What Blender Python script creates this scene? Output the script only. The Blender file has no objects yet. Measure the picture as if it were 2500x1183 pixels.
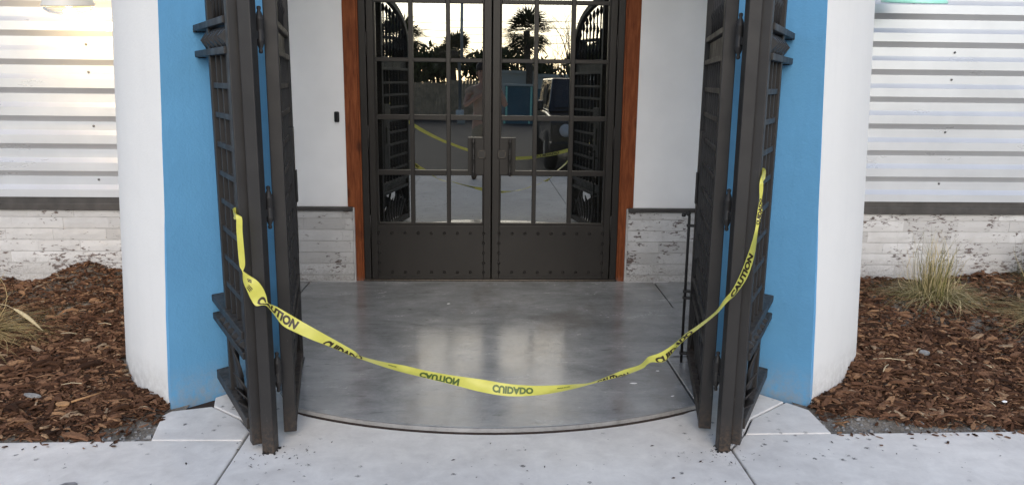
import bpy, bmesh, math, random
import numpy as np
from mathutils import Vector, Matrix, Euler
random.seed(7); rng = np.random.default_rng(7)
S = bpy.context.scene
C = S.collection
R = math.radians
PI = math.pi

# ------------------------------------------------------------------ camera
def cam_axes(tilt, yaw, roll):
    t, y, r = R(tilt), R(yaw), R(roll)
    fw = Vector((math.sin(y)*math.cos(t), math.cos(y)*math.cos(t), -math.sin(t)))
    rt = Vector((math.cos(y), -math.sin(y), 0))
    up = rt.cross(fw)
    return rt*math.cos(r)+up*math.sin(r), up*math.cos(r)-rt*math.sin(r), fw
rt, up, fw = cam_axes(11.6327, 2.137, 0.6447)
cd = bpy.data.cameras.new('camera'); cam = bpy.data.objects.new('camera', cd); C.objects.link(cam)
cam.matrix_world = Matrix(((rt.x, up.x, -fw.x, -0.0576), (rt.y, up.y, -fw.y, -5.7527), (rt.z, up.z, -fw.z, 1.5), (0, 0, 0, 1)))
cd.sensor_width = 36; cd.lens = 36*1900/2500; cd.clip_start = 0.03; cd.clip_end = 2000
S.camera = cam

# ------------------------------------------------------------------ sky, sun, exposure
SUN_EL, SUN_AZ = 27.0, 178.5          # azimuth measured clockwise from +Y (into the building)
w = bpy.data.worlds.new('World'); S.world = w; w.use_nodes = True
wn = w.node_tree
sky = wn.nodes.new('ShaderNodeTexSky'); sky.sky_type = 'NISHITA'; sky.sun_disc = False
sky.sun_elevation = R(SUN_EL); sky.sun_rotation = R(SUN_AZ)
sky.air_density = 0.9; sky.dust_density = 1.0; sky.ozone_density = 1.0; sky.altitude = 10
bg = wn.nodes['Background']; bg.inputs['Strength'].default_value = 0.13
wn.links.new(sky.outputs[0], bg.inputs['Color'])
sl = bpy.data.lights.new('sun', 'SUN'); sun = bpy.data.objects.new('sun', sl); C.objects.link(sun)
sl.energy = 1.0; sl.angle = R(60); sl.color = (1.0, 0.92, 0.81)
sd = Vector((math.sin(R(SUN_AZ))*math.cos(R(SUN_EL)), math.cos(R(SUN_AZ))*math.cos(R(SUN_EL)), math.sin(R(SUN_EL))))
sun.rotation_euler = sd.to_track_quat('Z', 'Y').to_euler()
S.view_settings.view_transform = 'Standard'; S.view_settings.look = 'None'
S.view_settings.gamma = 1; S.view_settings.use_curve_mapping = False
S.view_settings.exposure = 0.84
S.render.engine = 'CYCLES'

# ------------------------------------------------------------------ node helpers
class NT:
    def __init__(s, name):
        s.m = bpy.data.materials.new(name); s.m.use_nodes = True
        s.t = s.m.node_tree; s.b = s.t.nodes['Principled BSDF']; s.out = s.t.nodes['Material Output']
        s.geo = None
    def n(s, kind, **kw):
        o = s.t.nodes.new('ShaderNode'+kind)
        for k, v in kw.items():
            if k[0] == '_': setattr(o, k[1:], v)
            else: s.set(o.inputs[k.replace('__', ' ')], v)
        return o
    def set(s, inp, v):
        if hasattr(v, 'outputs'): v = v.outputs[0]
        if isinstance(v, bpy.types.NodeSocket): s.t.links.new(v, inp)
        else: inp.default_value = v
    def pos(s, scale=(1, 1, 1), rot=(0, 0, 0)):
        if s.geo is None: s.geo = s.t.nodes.new('ShaderNodeNewGeometry')
        mp = s.t.nodes.new('ShaderNodeMapping'); mp.inputs['Scale'].default_value = scale; mp.inputs['Rotation'].default_value = rot
        s.t.links.new(s.geo.outputs['Position'], mp.inputs['Vector'])
        return mp.outputs[0]
    def noise(s, scale, detail=4, rough=0.55, vec=None, dist=0.0):
        o = s.n('TexNoise', Scale=scale, Detail=detail, Roughness=rough, Distortion=dist)
        s.set(o.inputs['Vector'], vec if vec is not None else s.pos())
        return o.outputs['Fac']
    def ramp(s, fac, stops, interp='LINEAR'):
        o = s.n('ValToRGB'); o.color_ramp.interpolation = interp
        el = o.color_ramp.elements
        while len(el) < len(stops): el.new(0.5)
        for e, (p, c) in zip(el, stops):
            e.position = p; e.color = c if len(c) == 4 else (*c, 1)
        s.set(o.inputs['Fac'], fac); return o.outputs['Color']
    def mix(s, a, b, fac, mode='MIX'):
        o = s.t.nodes.new('ShaderNodeMix'); o.data_type = 'RGBA'; o.blend_type = mode
        s.set(o.inputs['Factor'], fac)
        for sock, v in ((o.inputs['A'], a), (o.inputs['B'], b)):
            pass
        s.set(o.inputs[6], a if not isinstance(a, tuple) or len(a) == 4 else (*a, 1))
        s.set(o.inputs[7], b if not isinstance(b, tuple) or len(b) == 4 else (*b, 1))
        return o.outputs[2]
    def math(s, op, a, b=None, clamp=False):
        o = s.t.nodes.new('ShaderNodeMath'); o.operation = op; o.use_clamp = clamp
        s.set(o.inputs[0], a)
        if b is not None: s.set(o.inputs[1], b)
        return o.outputs[0]
    def bump(s, h, strength=0.3, dist=0.01, normal=None):
        o = s.n('Bump', Strength=strength, Distance=dist); s.set(o.inputs['Height'], h)
        if normal is not None: s.set(o.inputs['Normal'], normal)
        return o.outputs['Normal']
    def fin(s, color=None, rough=None, normal=None, metal=None, spec=None, **kw):
        b = s.b
        if color is not None: s.set(b.inputs['Base Color'], color if not isinstance(color, tuple) or len(color) == 4 else (*color, 1))
        if rough is not None: s.set(b.inputs['Roughness'], rough)
        if normal is not None: s.set(b.inputs['Normal'], normal)
        if metal is not None: s.set(b.inputs['Metallic'], metal)
        if spec is not None: s.set(b.inputs['Specular IOR Level'], spec)
        for k, v in kw.items(): s.set(b.inputs[k.replace('__', ' ')], v)
        return s.m

def g(v): return (v, v, v)
def plain(name, col, rough=0.5, metal=0.0, var=0.12, scale=9, bump=0.0, bscale=120):
    t = NT(name)
    n1 = t.noise(scale, 5)
    c = t.ramp(n1, [(0.3, tuple(x*(1-var) for x in col)), (0.7, tuple(min(1, x*(1+var)) for x in col))])
    nm = t.bump(t.noise(bscale, 3), bump, 0.004) if bump else None
    return t.fin(c, rough, nm, metal)

# ------------------------------------------------------------------ materials
M = {}
def stucco(name, col, var=0.06, bs=0.28, sk=0.12):
    t = NT(name)
    big = t.noise(1.7, 5, 0.6); fine = t.noise(95, 4, 0.65); mid = t.noise(28, 4)
    c = t.ramp(big, [(0.3, tuple(x*(1-var) for x in col)), (0.7, col)])
    st = t.ramp(t.noise(11, 6, 0.65, t.pos((1.6, 1.6, 0.16))), [(0.52, g(0)), (0.75, g(1))])
    c = t.mix(c, tuple(x*0.80 for x in col), t.math('MULTIPLY', st, sk))
    # splash of dust close to the ground
    z = t.n('SeparateXYZ'); t.set(z.inputs[0], t.pos())
    d = t.math('MULTIPLY', t.ramp(z.outputs['Z'], [(0.0, g(1)), (0.20, g(0))]), t.ramp(t.noise(22, 6, 0.7), [(0.35, g(0)), (0.75, g(1))]))
    c = t.mix(c, (0.33, 0.30, 0.27), t.math('MULTIPLY', d, 0.8))
    nm = t.bump(t.math('ADD', t.math('MULTIPLY', fine, 0.8), mid), bs, 0.006)
    return t.fin(c, 0.75, nm, spec=0.3)
M['stucco_white'] = stucco('white_stucco', (0.73, 0.72, 0.70))
M['stucco_blue'] = stucco('blue_stucco', (0.125, 0.345, 0.585), 0.10, 0.32, 0.30)
M['wall_white'] = plain('white_wall_paint', (0.84, 0.845, 0.85), 0.6, var=0.04, scale=3, bump=0.14, bscale=140)
def mk_metal():
    t = NT('bronze_powder_coat')
    c = t.ramp(t.noise(6, 6, 0.6), [(0.3, (0.018, 0.0165, 0.016)), (0.75, (0.028, 0.026, 0.025))])
    scr = t.ramp(t.noise(60, 6, 0.7, t.pos((1, 1, 0.25))), [(0.665, g(0)), (0.73, g(1))])
    c = t.mix(c, (0.13, 0.12, 0.11), t.math('MULTIPLY', scr, 0.5))
    # pale dust that settled on upward faces
    z = t.n('SeparateXYZ'); t.set(z.inputs[0], t.geo.outputs['Normal'])
    dust = t.math('MULTIPLY', t.ramp(z.outputs['Z'], [(0.6, g(0)), (0.95, g(1))]), t.ramp(t.noise(40, 6, 0.7), [(0.4, g(0)), (0.62, g(1))]))
    c = t.mix(c, (0.16, 0.14, 0.12), t.math('MULTIPLY', dust, 0.4))
    zp = t.n('SeparateXYZ'); t.set(zp.inputs[0], t.pos())
    foot = t.math('MULTIPLY', t.ramp(zp.outputs['Z'], [(0.0, g(1)), (0.16, g(0))]), t.ramp(t.noise(55, 6, 0.75), [(0.42, g(0)), (0.62, g(1))]))
    c = t.mix(c, (0.13, 0.085, 0.055), t.math('MULTIPLY', foot, 0.6))
    rg = t.ramp(t.noise(14, 5), [(0.3, g(0.42)), (0.7, g(0.60))])
    nm = t.bump(t.noise(240, 3), 0.12, 0.002)
    return t.fin(c, rg, nm, spec=0.33)
M['metal'] = mk_metal()
M['door_metal'] = plain('door_bronze_paint', (0.016, 0.014, 0.0125), 0.42, var=0.2, scale=4, bump=0.06, bscale=200)
M['door_metal'].node_tree.nodes['Principled BSDF'].inputs['Specular IOR Level'].default_value = 0.35
M['iron'] = plain('dark_iron', (0.013, 0.012, 0.011), 0.5, var=0.2, scale=30)
M['worn_iron'] = plain('worn_bronze', (0.07, 0.06, 0.05), 0.35, 0.6, var=0.5, scale=60)
M['trim_dark'] = plain('dark_bronze_flashing', (0.05, 0.045, 0.042), 0.45, var=0.3, scale=12, bump=0.15, bscale=60)
M['screw'] = plain('grey_screw_head', (0.12, 0.12, 0.12), 0.45, 0.5)
M['cedar'] = None
def mk_cedar():
    t = NT('stained_cedar')
    v = t.pos((9, 9, 0.9)); n1 = t.noise(6, 6, 0.6, v, 0.6); n2 = t.noise(40, 4, 0.6, t.pos((8, 8, 0.35)))
    c = t.ramp(n1, [(0.25, (0.095, 0.026, 0.009)), (0.5, (0.205, 0.056, 0.018)), (0.75, (0.31, 0.098, 0.034))])
    c = t.mix(c, (0.10, 0.025, 0.010), t.math('MULTIPLY', t.ramp(n2, [(0.45, g(0)), (0.7, g(1))]), 0.45))
    vo = t.n('TexVoronoi', Scale=1.0); t.set(vo.inputs['Vector'], t.pos((5, 5, 2.6)))
    knot = t.ramp(vo.outputs['Distance'], [(0.05, g(1)), (0.16, g(0))])
    c = t.mix(c, (0.055, 0.016, 0.008), t.math('MULTIPLY', knot, 0.8))
    z = t.n('SeparateXYZ'); t.set(z.inputs[0], t.pos())
    c = t.mix(c, (0.26, 0.20, 0.17), t.math('MULTIPLY', t.ramp(z.outputs['Z'], [(0.0, g(1)), (0.06, g(0))]), t.ramp(t.noise(70, 4), [(0.4, g(0)), (0.6, g(0.8))])))
    return t.fin(c, 0.6, t.bump(n2, 0.25, 0.003), spec=0.18)
M['cedar'] = mk_cedar()
def mk_brick():
    t = NT('whitewashed_brick')
    info = t.n('ObjectInfo')
    base = t.ramp(info.outputs['Random'], [(0.0, (0.44, 0.43, 0.42)), (0.5, (0.53, 0.52, 0.51)), (1.0, (0.60, 0.595, 0.59))])
    cloud = t.noise(7, 6, 0.65)
    base = t.mix(base, (0.42, 0.41, 0.40), t.math('MULTIPLY', t.ramp(cloud, [(0.45, g(0)), (0.75, g(1))]), 0.6))
    n1 = t.noise(24, 9, 0.72, t.pos((0.8, 1.0, 2.0)), 0.5)
    n2 = t.noise(3.2, 4, 0.5)
    peel = t.ramp(t.math('ADD', t.math('MULTIPLY', n1, 0.72), t.math('MULTIPLY', n2, 0.40)), [(0.622, g(0)), (0.640, g(1))])
    under = t.ramp(t.noise(30, 4), [(0.3, (0.060, 0.050, 0.048)), (0.6, (0.12, 0.078, 0.066)), (0.75, (0.16, 0.145, 0.135))])
    base = t.mix(base, under, t.math('MULTIPLY', peel, 0.9))
    z = t.n('SeparateXYZ'); t.set(z.inputs[0], t.pos())
    grime = t.math('MULTIPLY', t.ramp(z.outputs['Z'], [(0.0, g(1)), (0.24, g(0))]), t.ramp(t.noise(85, 6, 0.75), [(0.40, g(0)), (0.62, g(1))]))
    base = t.mix(base, (0.17, 0.15, 0.12), t.math('MULTIPLY', grime, 0.62))
    h = t.math('SUBTRACT', t.math('ADD', t.math('MULTIPLY', cloud, 1.0), t.math('MULTIPLY', t.noise(70, 5, 0.6), 0.5)), t.math('MULTIPLY', peel, 0.35))
    return t.fin(base, 0.8, t.bump(h, 0.5, 0.008), spec=0.25)
M['brick'] = mk_brick()
M['mortar'] = plain('painted_mortar', (0.46, 0.45, 0.44), 0.9, var=0.2, scale=12, bump=0.4, bscale=60)
def mk_corr():
    t = NT('galvanised_sheet')
    c = t.ramp(t.noise(3, 5), [(0.3, (0.55, 0.565, 0.59)), (0.7, (0.62, 0.635, 0.66))])
    rg = t.ramp(t.noise(2.2, 6, 0.6, t.pos((0.6, 1, 3))), [(0.3, g(0.26)), (0.7, g(0.34))])
    nm = t.bump(t.noise(3.0, 3, 0.5, t.pos((0.7, 1, 2))), 0.06, 0.02)
    return t.fin(c, rg, None, 0.42)
M['corr'] = mk_corr()
def mk_polished():
    t = NT('polished_concrete')
    a = t.noise(1.5, 8, 0.66, None, 0.9); b = t.noise(5.5, 9, 0.74, t.pos((0.6, 1.25, 1)), 0.5); f = t.noise(60, 5, 0.7)
    v = t.math('ADD', t.math('MULTIPLY', a, 0.5), t.math('ADD', t.math('MULTIPLY', b, 0.4), t.math('MULTIPLY', f, 0.1)))
    c = t.ramp(v, [(0.36, (0.17, 0.178, 0.18)), (0.5, (0.30, 0.31, 0.312)), (0.60, (0.40, 0.41, 0.41)), (0.68, (0.49, 0.497, 0.493))])
    c = t.mix(c, (0.15, 0.125, 0.105), t.math('MULTIPLY', t.ramp(t.noise(1.7, 5, 0.6, t.pos((1.3, 0.6, 1), (0, 0, 0.6))), [(0.54, g(0)), (0.66, g(1))]), 0.4))
    dark = t.ramp(t.noise(13, 7, 0.75, t.pos((0.5, 1.6, 1)), 0.6), [(0.58, g(0)), (0.68, g(1))])
    c = t.mix(c, (0.075, 0.082, 0.08), t.math('MULTIPLY', dark, 0.62))
    fleck = t.ramp(t.noise(30, 5, 0.6, t.pos((0.45, 2.4, 1))), [(0.66, g(0)), (0.70, g(1))])
    c = t.mix(c, (0.50, 0.51, 0.51), t.math('MULTIPLY', fleck, 0.4))
    rg = t.ramp(t.math('ADD', t.math('MULTIPLY', b, 0.7), t.math('MULTIPLY', f, 0.3)), [(0.35, g(0.12)), (0.65, g(0.30))])
    nm = t.bump(t.math('ADD', b, t.math('MULTIPLY', f, 0.25)), 0.035, 0.008)
    return t.fin(c, rg, nm, spec=0.65)
M['polished'] = mk_polished()
def mk_concrete(name, lo, hi, pits=True):
    t = NT(name)
    a = t.noise(1.3, 6, 0.6); b = t.noise(9, 8, 0.7, None, 0.3); f = t.noise(150, 4, 0.7)
    v = t.math('ADD', t.math('MULTIPLY', a, 0.5), t.math('MULTIPLY', b, 0.5))
    c = t.ramp(v, [(0.38, lo), (0.62, hi)])
    c = t.mix(c, tuple(x*0.62 for x in lo), t.math('MULTIPLY', t.ramp(t.noise(5, 7, 0.75, t.pos((1, 1, 1), (0, 0, 1))), [(0.60, g(0)), (0.78, g(1))]), 0.5))
    h = t.math('ADD', t.math('MULTIPLY', b, 0.7), t.math('MULTIPLY', f, 0.3))
    if pits:
        vo = t.n('TexVoronoi', Scale=1.0, Randomness=1.0); t.set(vo.inputs['Vector'], t.pos((19, 19, 19)))
        sel = t.ramp(t.n('SeparateColor', Color=vo.outputs['Color']).outputs[0], [(0.62, g(0)), (0.64, g(1))])
        wob = t.math('ADD', vo.outputs['Distance'], t.math('MULTIPLY', t.math('SUBTRACT', t.noise(150, 4, 0.7), 0.5), 0.75))
        pit = t.math('MULTIPLY', t.math('MULTIPLY', t.ramp(wob, [(0.12, g(1)), (0.20, g(0))]), sel), t.ramp(t.noise(2.3, 4, 0.6), [(0.42, g(0)), (0.56, g(1))]))
        c = t.mix(c, (0.06, 0.057, 0.055), t.math('MULTIPLY', pit, 0.8))
        h = t.math('SUBTRACT', h, t.math('MULTIPLY', pit, 1.2))
    return t.fin(c, 0.82, t.bump(h, 0.35, 0.006), spec=0.3)
M['sidewalk'] = mk_concrete('broomed_concrete', (0.60, 0.575, 0.545), (0.80, 0.775, 0.735))
M['porch_edge'] = mk_concrete('rough_slab_edge', (0.16, 0.155, 0.15), (0.40, 0.39, 0.38), False)
M['asphalt'] = mk_concrete('asphalt', (0.045, 0.044, 0.043), (0.075, 0.072, 0.070), False)
def mk_soil():
    t = NT('dirt')
    a = t.noise(5, 6, 0.6); b = t.noise(60, 6, 0.75)
    c = t.ramp(t.math('ADD', t.math('MULTIPLY', a, 0.4), t.math('MULTIPLY', b, 0.6)), [(0.35, (0.07, 0.058, 0.048)), (0.5, (0.20, 0.18, 0.155)), (0.68, (0.36, 0.335, 0.30))])
    return t.fin(c, 0.95, t.bump(b, 0.8, 0.012), spec=0.1)
M['dirt'] = mk_soil()
M['soil'] = plain('dark_bed_soil', (0.035, 0.022, 0.016), 0.95, var=0.4, scale=30, bump=0.8, bscale=60)
def mk_chip():
    t = NT('bark_mulch')
    gm = t.t.nodes.new('ShaderNodeNewGeometry')
    c = t.ramp(gm.outputs['Random Per Island'], [(0.0, (0.028, 0.015, 0.010)), (0.3, (0.076, 0.037, 0.021)), (0.6, (0.135, 0.068, 0.040)), (0.85, (0.215, 0.115, 0.067)), (0.96, (0.32, 0.185, 0.10)), (1.0, (0.33, 0.25, 0.17))])
    n = t.noise(120, 4, 0.6, t.pos((1, 1, 1)))
    c = t.mix(c, (0.02, 0.011, 0.008), t.math('MULTIPLY', t.ramp(n, [(0.45, g(0)), (0.7, g(1))]), 0.55))
    return t.fin(c, 0.8, t.bump(n, 0.5, 0.003), spec=0.08)
M['chip'] = mk_chip()
M['chip_tan'] = plain('pale_wood_chip', (0.36, 0.20, 0.09), 0.75, var=0.3, scale=60, bump=0.3)
def mk_grass(name, stops):
    t = NT(name)
    gm = t.t.nodes.new('ShaderNodeNewGeometry')
    c = t.ramp(gm.outputs['Random Per Island'], stops)
    return t.fin(c, 0.65, spec=0.25)
M['grass_dry'] = mk_grass('dry_grass_blade', [(0, (0.20, 0.14, 0.06)), (0.35, (0.42, 0.31, 0.14)), (0.75, (0.60, 0.47, 0.24)), (1, (0.22, 0.22, 0.08))])
M['grass_mix'] = mk_grass('half_green_grass_blade', [(0, (0.07, 0.085, 0.022)), (0.25, (0.15, 0.15, 0.045)), (0.45, (0.34, 0.28, 0.12)), (0.75, (0.56, 0.46, 0.26)), (1, (0.46, 0.39, 0.24))])
M['grass_green'] = mk_grass('grey_green_grass_blade', [(0, (0.05, 0.06, 0.025)), (0.5, (0.13, 0.13, 0.06)), (1, (0.30, 0.26, 0.15))])
M['seed'] = plain('seed_head', (0.55, 0.46, 0.28), 0.8, var=0.2, scale=80)
M['straw'] = plain('dry_straw', (0.56, 0.46, 0.30), 0.7, var=0.2, scale=30)
def mk_tape():
    t = NT('yellow_plastic_tape')
    c = t.ramp(t.noise(18, 3), [(0.3, (0.66, 0.62, 0.10)), (0.7, (0.78, 0.735, 0.15))])
    t.fin(c, 0.34, t.bump(t.noise(22, 3, 0.5), 0.18, 0.01), spec=0.5)
    tr = t.n('BsdfTranslucent', Color=(0.85, 0.80, 0.22, 1))
    mx = t.n('MixShader', Fac=0.30); t.set(mx.inputs[1], t.b.outputs[0]); t.set(mx.inputs[2], tr.outputs[0])
    t.t.links.new(mx.outputs[0], t.out.inputs['Surface'])
    return t.m
M['tape'] = mk_tape()
M['ink'] = plain('black_ink', (0.030, 0.018, 0.008), 0.5, var=0.1)
M['ink_back'] = plain('ink_seen_through_tape', (0.075, 0.115, 0.022), 0.45, var=0.1)
def mk_glass():
    t = NT('reflective_door_glass')
    nm = t.bump(t.noise(1.1, 2, 0.4, t.pos((1, 1, 0.8))), 0.05, 0.02)
    gl = t.n('BsdfGlossy', Color=(0.97, 0.98, 0.93, 1), Roughness=0.0); t.set(gl.inputs['Normal'], nm)
    tr = t.n('BsdfTransparent', Color=(0.30, 0.31, 0.30, 1))
    fr = t.n('LayerWeight', Blend=0.15)
    fac = t.math('ADD', t.math('MULTIPLY', fr.outputs['Fresnel'], 0.6), GLASS_R, True)
    mx = t.n('MixShader'); t.set(mx.inputs[0], fac); t.set(mx.inputs[1], tr.outputs[0]); t.set(mx.inputs[2], gl.outputs[0])
    df = t.n('BsdfDiffuse', Color=(0.6, 0.58, 0.55, 1)); m2 = t.n('MixShader')
    t.set(m2.inputs[0], t.math('MULTIPLY', t.ramp(t.noise(5, 6, 0.7, t.pos((1, 1, 0.5))), [(0.40, g(0.15)), (0.75, g(1))]), 0.02)); t.set(m2.inputs[1], mx.outputs[0]); t.set(m2.inputs[2], df.outputs[0])
    t.t.links.new(m2.outputs[0], t.out.inputs['Surface'])
    return t.m
GLASS_R = 0.25
M['glass'] = mk_glass()
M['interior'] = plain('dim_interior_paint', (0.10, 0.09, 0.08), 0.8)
M['black_plastic'] = plain('black_plastic', (0.012, 0.012, 0.013), 0.25)
M['white_plastic'] = plain('white_plastic', (0.75, 0.75, 0.76), 0.3)
M['mint'] = plain('mint_enamel', (0.36, 0.76, 0.64), 0.3, var=0.05)
M['cream'] = plain('cream_enamel', (0.62, 0.60, 0.55), 0.35, var=0.05)
M['paper'] = plain('white_paper', (0.8, 0.8, 0.8), 0.7)
M['stone'] = plain('grey_stone', (0.22, 0.22, 0.22), 0.8, var=0.3, scale=40, bump=0.4)
M['fence'] = plain('weathered_fence_board', (0.42, 0.30, 0.20), 0.85, var=0.3, scale=5, bump=0.3)
M['foliage'] = mk_grass('hedge_leaf', [(0, (0.035, 0.045, 0.018)), (0.5, (0.08, 0.095, 0.034)), (1, (0.13, 0.14, 0.055))])
M['palm_leaf'] = mk_grass('palm_frond', [(0, (0.025, 0.035, 0.015)), (0.6, (0.06, 0.075, 0.028)), (1, (0.16, 0.13, 0.06))])
M['bark'] = plain('tree_bark', (0.10, 0.08, 0.065), 0.9, var=0.35, scale=20, bump=0.5)
M['blue_wall'] = plain('blue_painted_boards', (0.07, 0.14, 0.18), 0.6, var=0.12, scale=3)
M['pale_wall'] = plain('pale_building_wall', (0.50, 0.50, 0.47), 0.7, var=0.06, scale=2)
M['steel'] = plain('galvanised_pole', (0.42, 0.43, 0.44), 0.4, 0.6)
M['car'] = NT('dark_car_paint').fin((0.016, 0.016, 0.018), 0.25, spec=0.5, Coat__Weight=0.6)
M['tyre'] = plain('tyre_rubber', (0.02, 0.02, 0.02), 0.85)
M['rim'] = plain('wheel_rim', (0.45, 0.45, 0.46), 0.3, 0.9)
M['car_glass'] = NT('car_window').fin((0.02, 0.025, 0.03), 0.05, spec=0.9)
M['lens'] = NT('headlight_lens').fin((0.6, 0.6, 0.62), 0.1, spec=0.8)
M['skin'] = plain('skin', (0.52, 0.31, 0.23), 0.5, var=0.05)
M['shirt'] = plain('tan_shirt', (0.50, 0.36, 0.27), 0.85, var=0.08, bump=0.2)
M['shorts'] = plain('beige_shorts', (0.40, 0.33, 0.24), 0.85, var=0.08, bump=0.2)
M['boot'] = plain('brown_boot', (0.10, 0.06, 0.035), 0.6)
M['hair'] = plain('dark_hair', (0.035, 0.022, 0.016), 0.6)
def mk_bulb():
    t = NT('lit_bulb'); return t.fin((1, 0.8, 0.5), 0.4, Emission__Color=(1.0, 0.74, 0.40, 1), Emission__Strength=6.0)
M['bulb'] = mk_bulb()
M['lampglass'] = NT('clear_lamp_glass').fin((1, 0.97, 0.9), 0.02, spec=0.5, Transmission__Weight=1.0, IOR=1.12)

# ------------------------------------------------------------------ mesh helpers
class MB:
    def __init__(s): s.v = []; s.f = []; s.mi = []; s.cur = 0; s.sm = []
    def add(s, vs, fs, smooth=False):
        o = len(s.v); s.v += [tuple(v) for v in vs]
        for f in fs: s.f.append([i+o for i in f]); s.mi.append(s.cur); s.sm.append(smooth)
        return s
    def box(s, x0, x1, y0, y1, z0, z1):
        x0, x1 = sorted((x0, x1)); y0, y1 = sorted((y0, y1)); z0, z1 = sorted((z0, z1))
        v = [(x, y, z) for z in (z0, z1) for y in (y0, y1) for x in (x0, x1)]
        return s.add(v, [(0, 2, 3, 1), (4, 5, 7, 6), (0, 1, 5, 4), (2, 6, 7, 3), (0, 4, 6, 2), (1, 3, 7, 5)])
    def prism(s, poly, z0, z1, top=None):
        n = len(poly)
        a = sum(poly[i][0]*poly[(i+1) % n][1]-poly[(i+1) % n][0]*poly[i][1] for i in range(n))
        if a < 0: poly = poly[::-1]; top = top[::-1] if top else None
        tp = top or poly
        v = [(x, y, z0) for x, y in poly]+[(x, y, z1) for x, y in tp]
        return s.add(v, [tuple(range(n))[::-1], tuple(range(n, 2*n))]+[(i, (i+1) % n, n+(i+1) % n, n+i) for i in range(n)])
    def bar(s, p, q, w, h, upv=(0, 0, 1)):
        p, q = Vector(p), Vector(q); d = (q-p).normalized(); u = Vector(upv)
        sx = d.cross(u)
        if sx.length < 1e-4: sx = d.cross(Vector((1, 0, 0)))
        sx.normalize(); u = sx.cross(d)
        v = [c+sx*a*w/2+u*b*h/2 for c in (p, q) for a, b in ((-1, -1), (1, -1), (1, 1), (-1, 1))]
        return s.add(v, [(3, 2, 1, 0), (4, 5, 6, 7), (0, 1, 5, 4), (1, 2, 6, 5), (2, 3, 7, 6), (3, 0, 4, 7)])
    def tube(s, pts, r, seg=8, cap=True):
        pts = [Vector(p) for p in pts]; n = len(pts); rs = r if isinstance(r, (list, tuple)) else [r]*n
        vs = []; ref = None
        for i, p in enumerate(pts):
            d = (pts[min(i+1, n-1)]-pts[max(i-1, 0)]).normalized()
            if ref is None:
                ref = d.cross(Vector((0, 0, 1)))
                if ref.length < 1e-3: ref = Vector((1, 0, 0))
            ref = (ref-d*ref.dot(d)).normalized(); b = d.cross(ref)
            vs += [p+(ref*math.cos(2*PI*k/seg)+b*math.sin(2*PI*k/seg))*rs[i] for k in range(seg)]
        fs = [(i*seg+k, i*seg+(k+1) % seg, (i+1)*seg+(k+1) % seg, (i+1)*seg+k) for i in range(n-1) for k in range(seg)]
        if cap: fs += [tuple(range(seg))[::-1], tuple(range((n-1)*seg, n*seg))]
        return s.add(vs, fs, True)
    def lathe(s, prof, c=(0, 0, 0), seg=14, axis='z'):
        vs = []
        for r, z in prof:
            for k in range(seg):
                a = 2*PI*k/seg; x, y = r*math.cos(a), r*math.sin(a)
                p = (x, y, z) if axis == 'z' else ((x, -z, y) if axis == 'y' else (z, x, y))
                vs.append((p[0]+c[0], p[1]+c[1], p[2]+c[2]))
        n = len(prof)
        fs = [(i*seg+k, i*seg+(k+1) % seg, (i+1)*seg+(k+1) % seg, (i+1)*seg+k) for i in range(n-1) for k in range(seg)]
        fs += [tuple(range(seg))[::-1], tuple(range((n-1)*seg, n*seg))]
        return s.add(vs, fs, True)
    def mesh(s, name, mats):
        me = bpy.data.meshes.new(name); me.from_pydata(s.v, [], s.f); 
        for m in mats: me.materials.append(m)
        me.polygons.foreach_set('material_index', s.mi); me.polygons.foreach_set('use_smooth', s.sm)
        me.update(); return me
    def build(s, name, mat, parent=None, bevel=0.0, loc=None, seg=2):
        mats = mat if isinstance(mat, list) else [mat]
        o = bpy.data.objects.new(name, s.mesh(name, mats)); C.objects.link(o)
        if parent: o.parent = parent
        if loc: o.location = loc
        if bevel:
            b = o.modifiers.new('bevel', 'BEVEL'); b.width = bevel; b.segments = seg; b.limit_method = 'ANGLE'; b.angle_limit = R(40)
        return o
def thing(name, label, cat, loc=(0, 0, 0), rotz=0.0, group=None):
    o = bpy.data.objects.new(name, None); C.objects.link(o); o.empty_display_size = 0.1
    o.location = loc; o.rotation_euler = (0, 0, rotz); o['label'] = label; o['category'] = cat
    if group: o['group'] = group
    return o
def tag(o, label=None, cat=None, group=None, kind=None):
    for k, v in (('label', label), ('category', cat), ('group', group), ('kind', kind)):
        if v: o[k] = v
    return o
def structure(name): 
    o = bpy.data.objects.new(name, None); C.objects.link(o); o['kind'] = 'structure'; return o
def copy_tree(o, parent=None):
    c = o.copy(); C.objects.link(c); c.parent = parent
    for ch in list(o.children): copy_tree(ch, c)
    return c

# ================================================================== LARGE STRUCTURE
# asphalt sheet to the horizon
mb = MB(); mb.add([(-400, -400, -.13), (400, -400, -.13), (400, 40, -.13), (-400, 40, -.13)], [(0, 1, 2, 3)])
tag(mb.build('ground', M['asphalt']), kind='structure')
mb = MB(); mb.box(-14, 14, -6.95, -6.82, -.14, 0.001); tag(mb.build('kerb', M['sidewalk'], bevel=.02), kind='structure')
# compacted sub-base that shows in the joints between slabs
mb = MB(); mb.box(-6, 6, -6.81, -.02, -.128, -.022); tag(mb.build('slab_bed', M['soil']), kind='structure')

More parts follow.
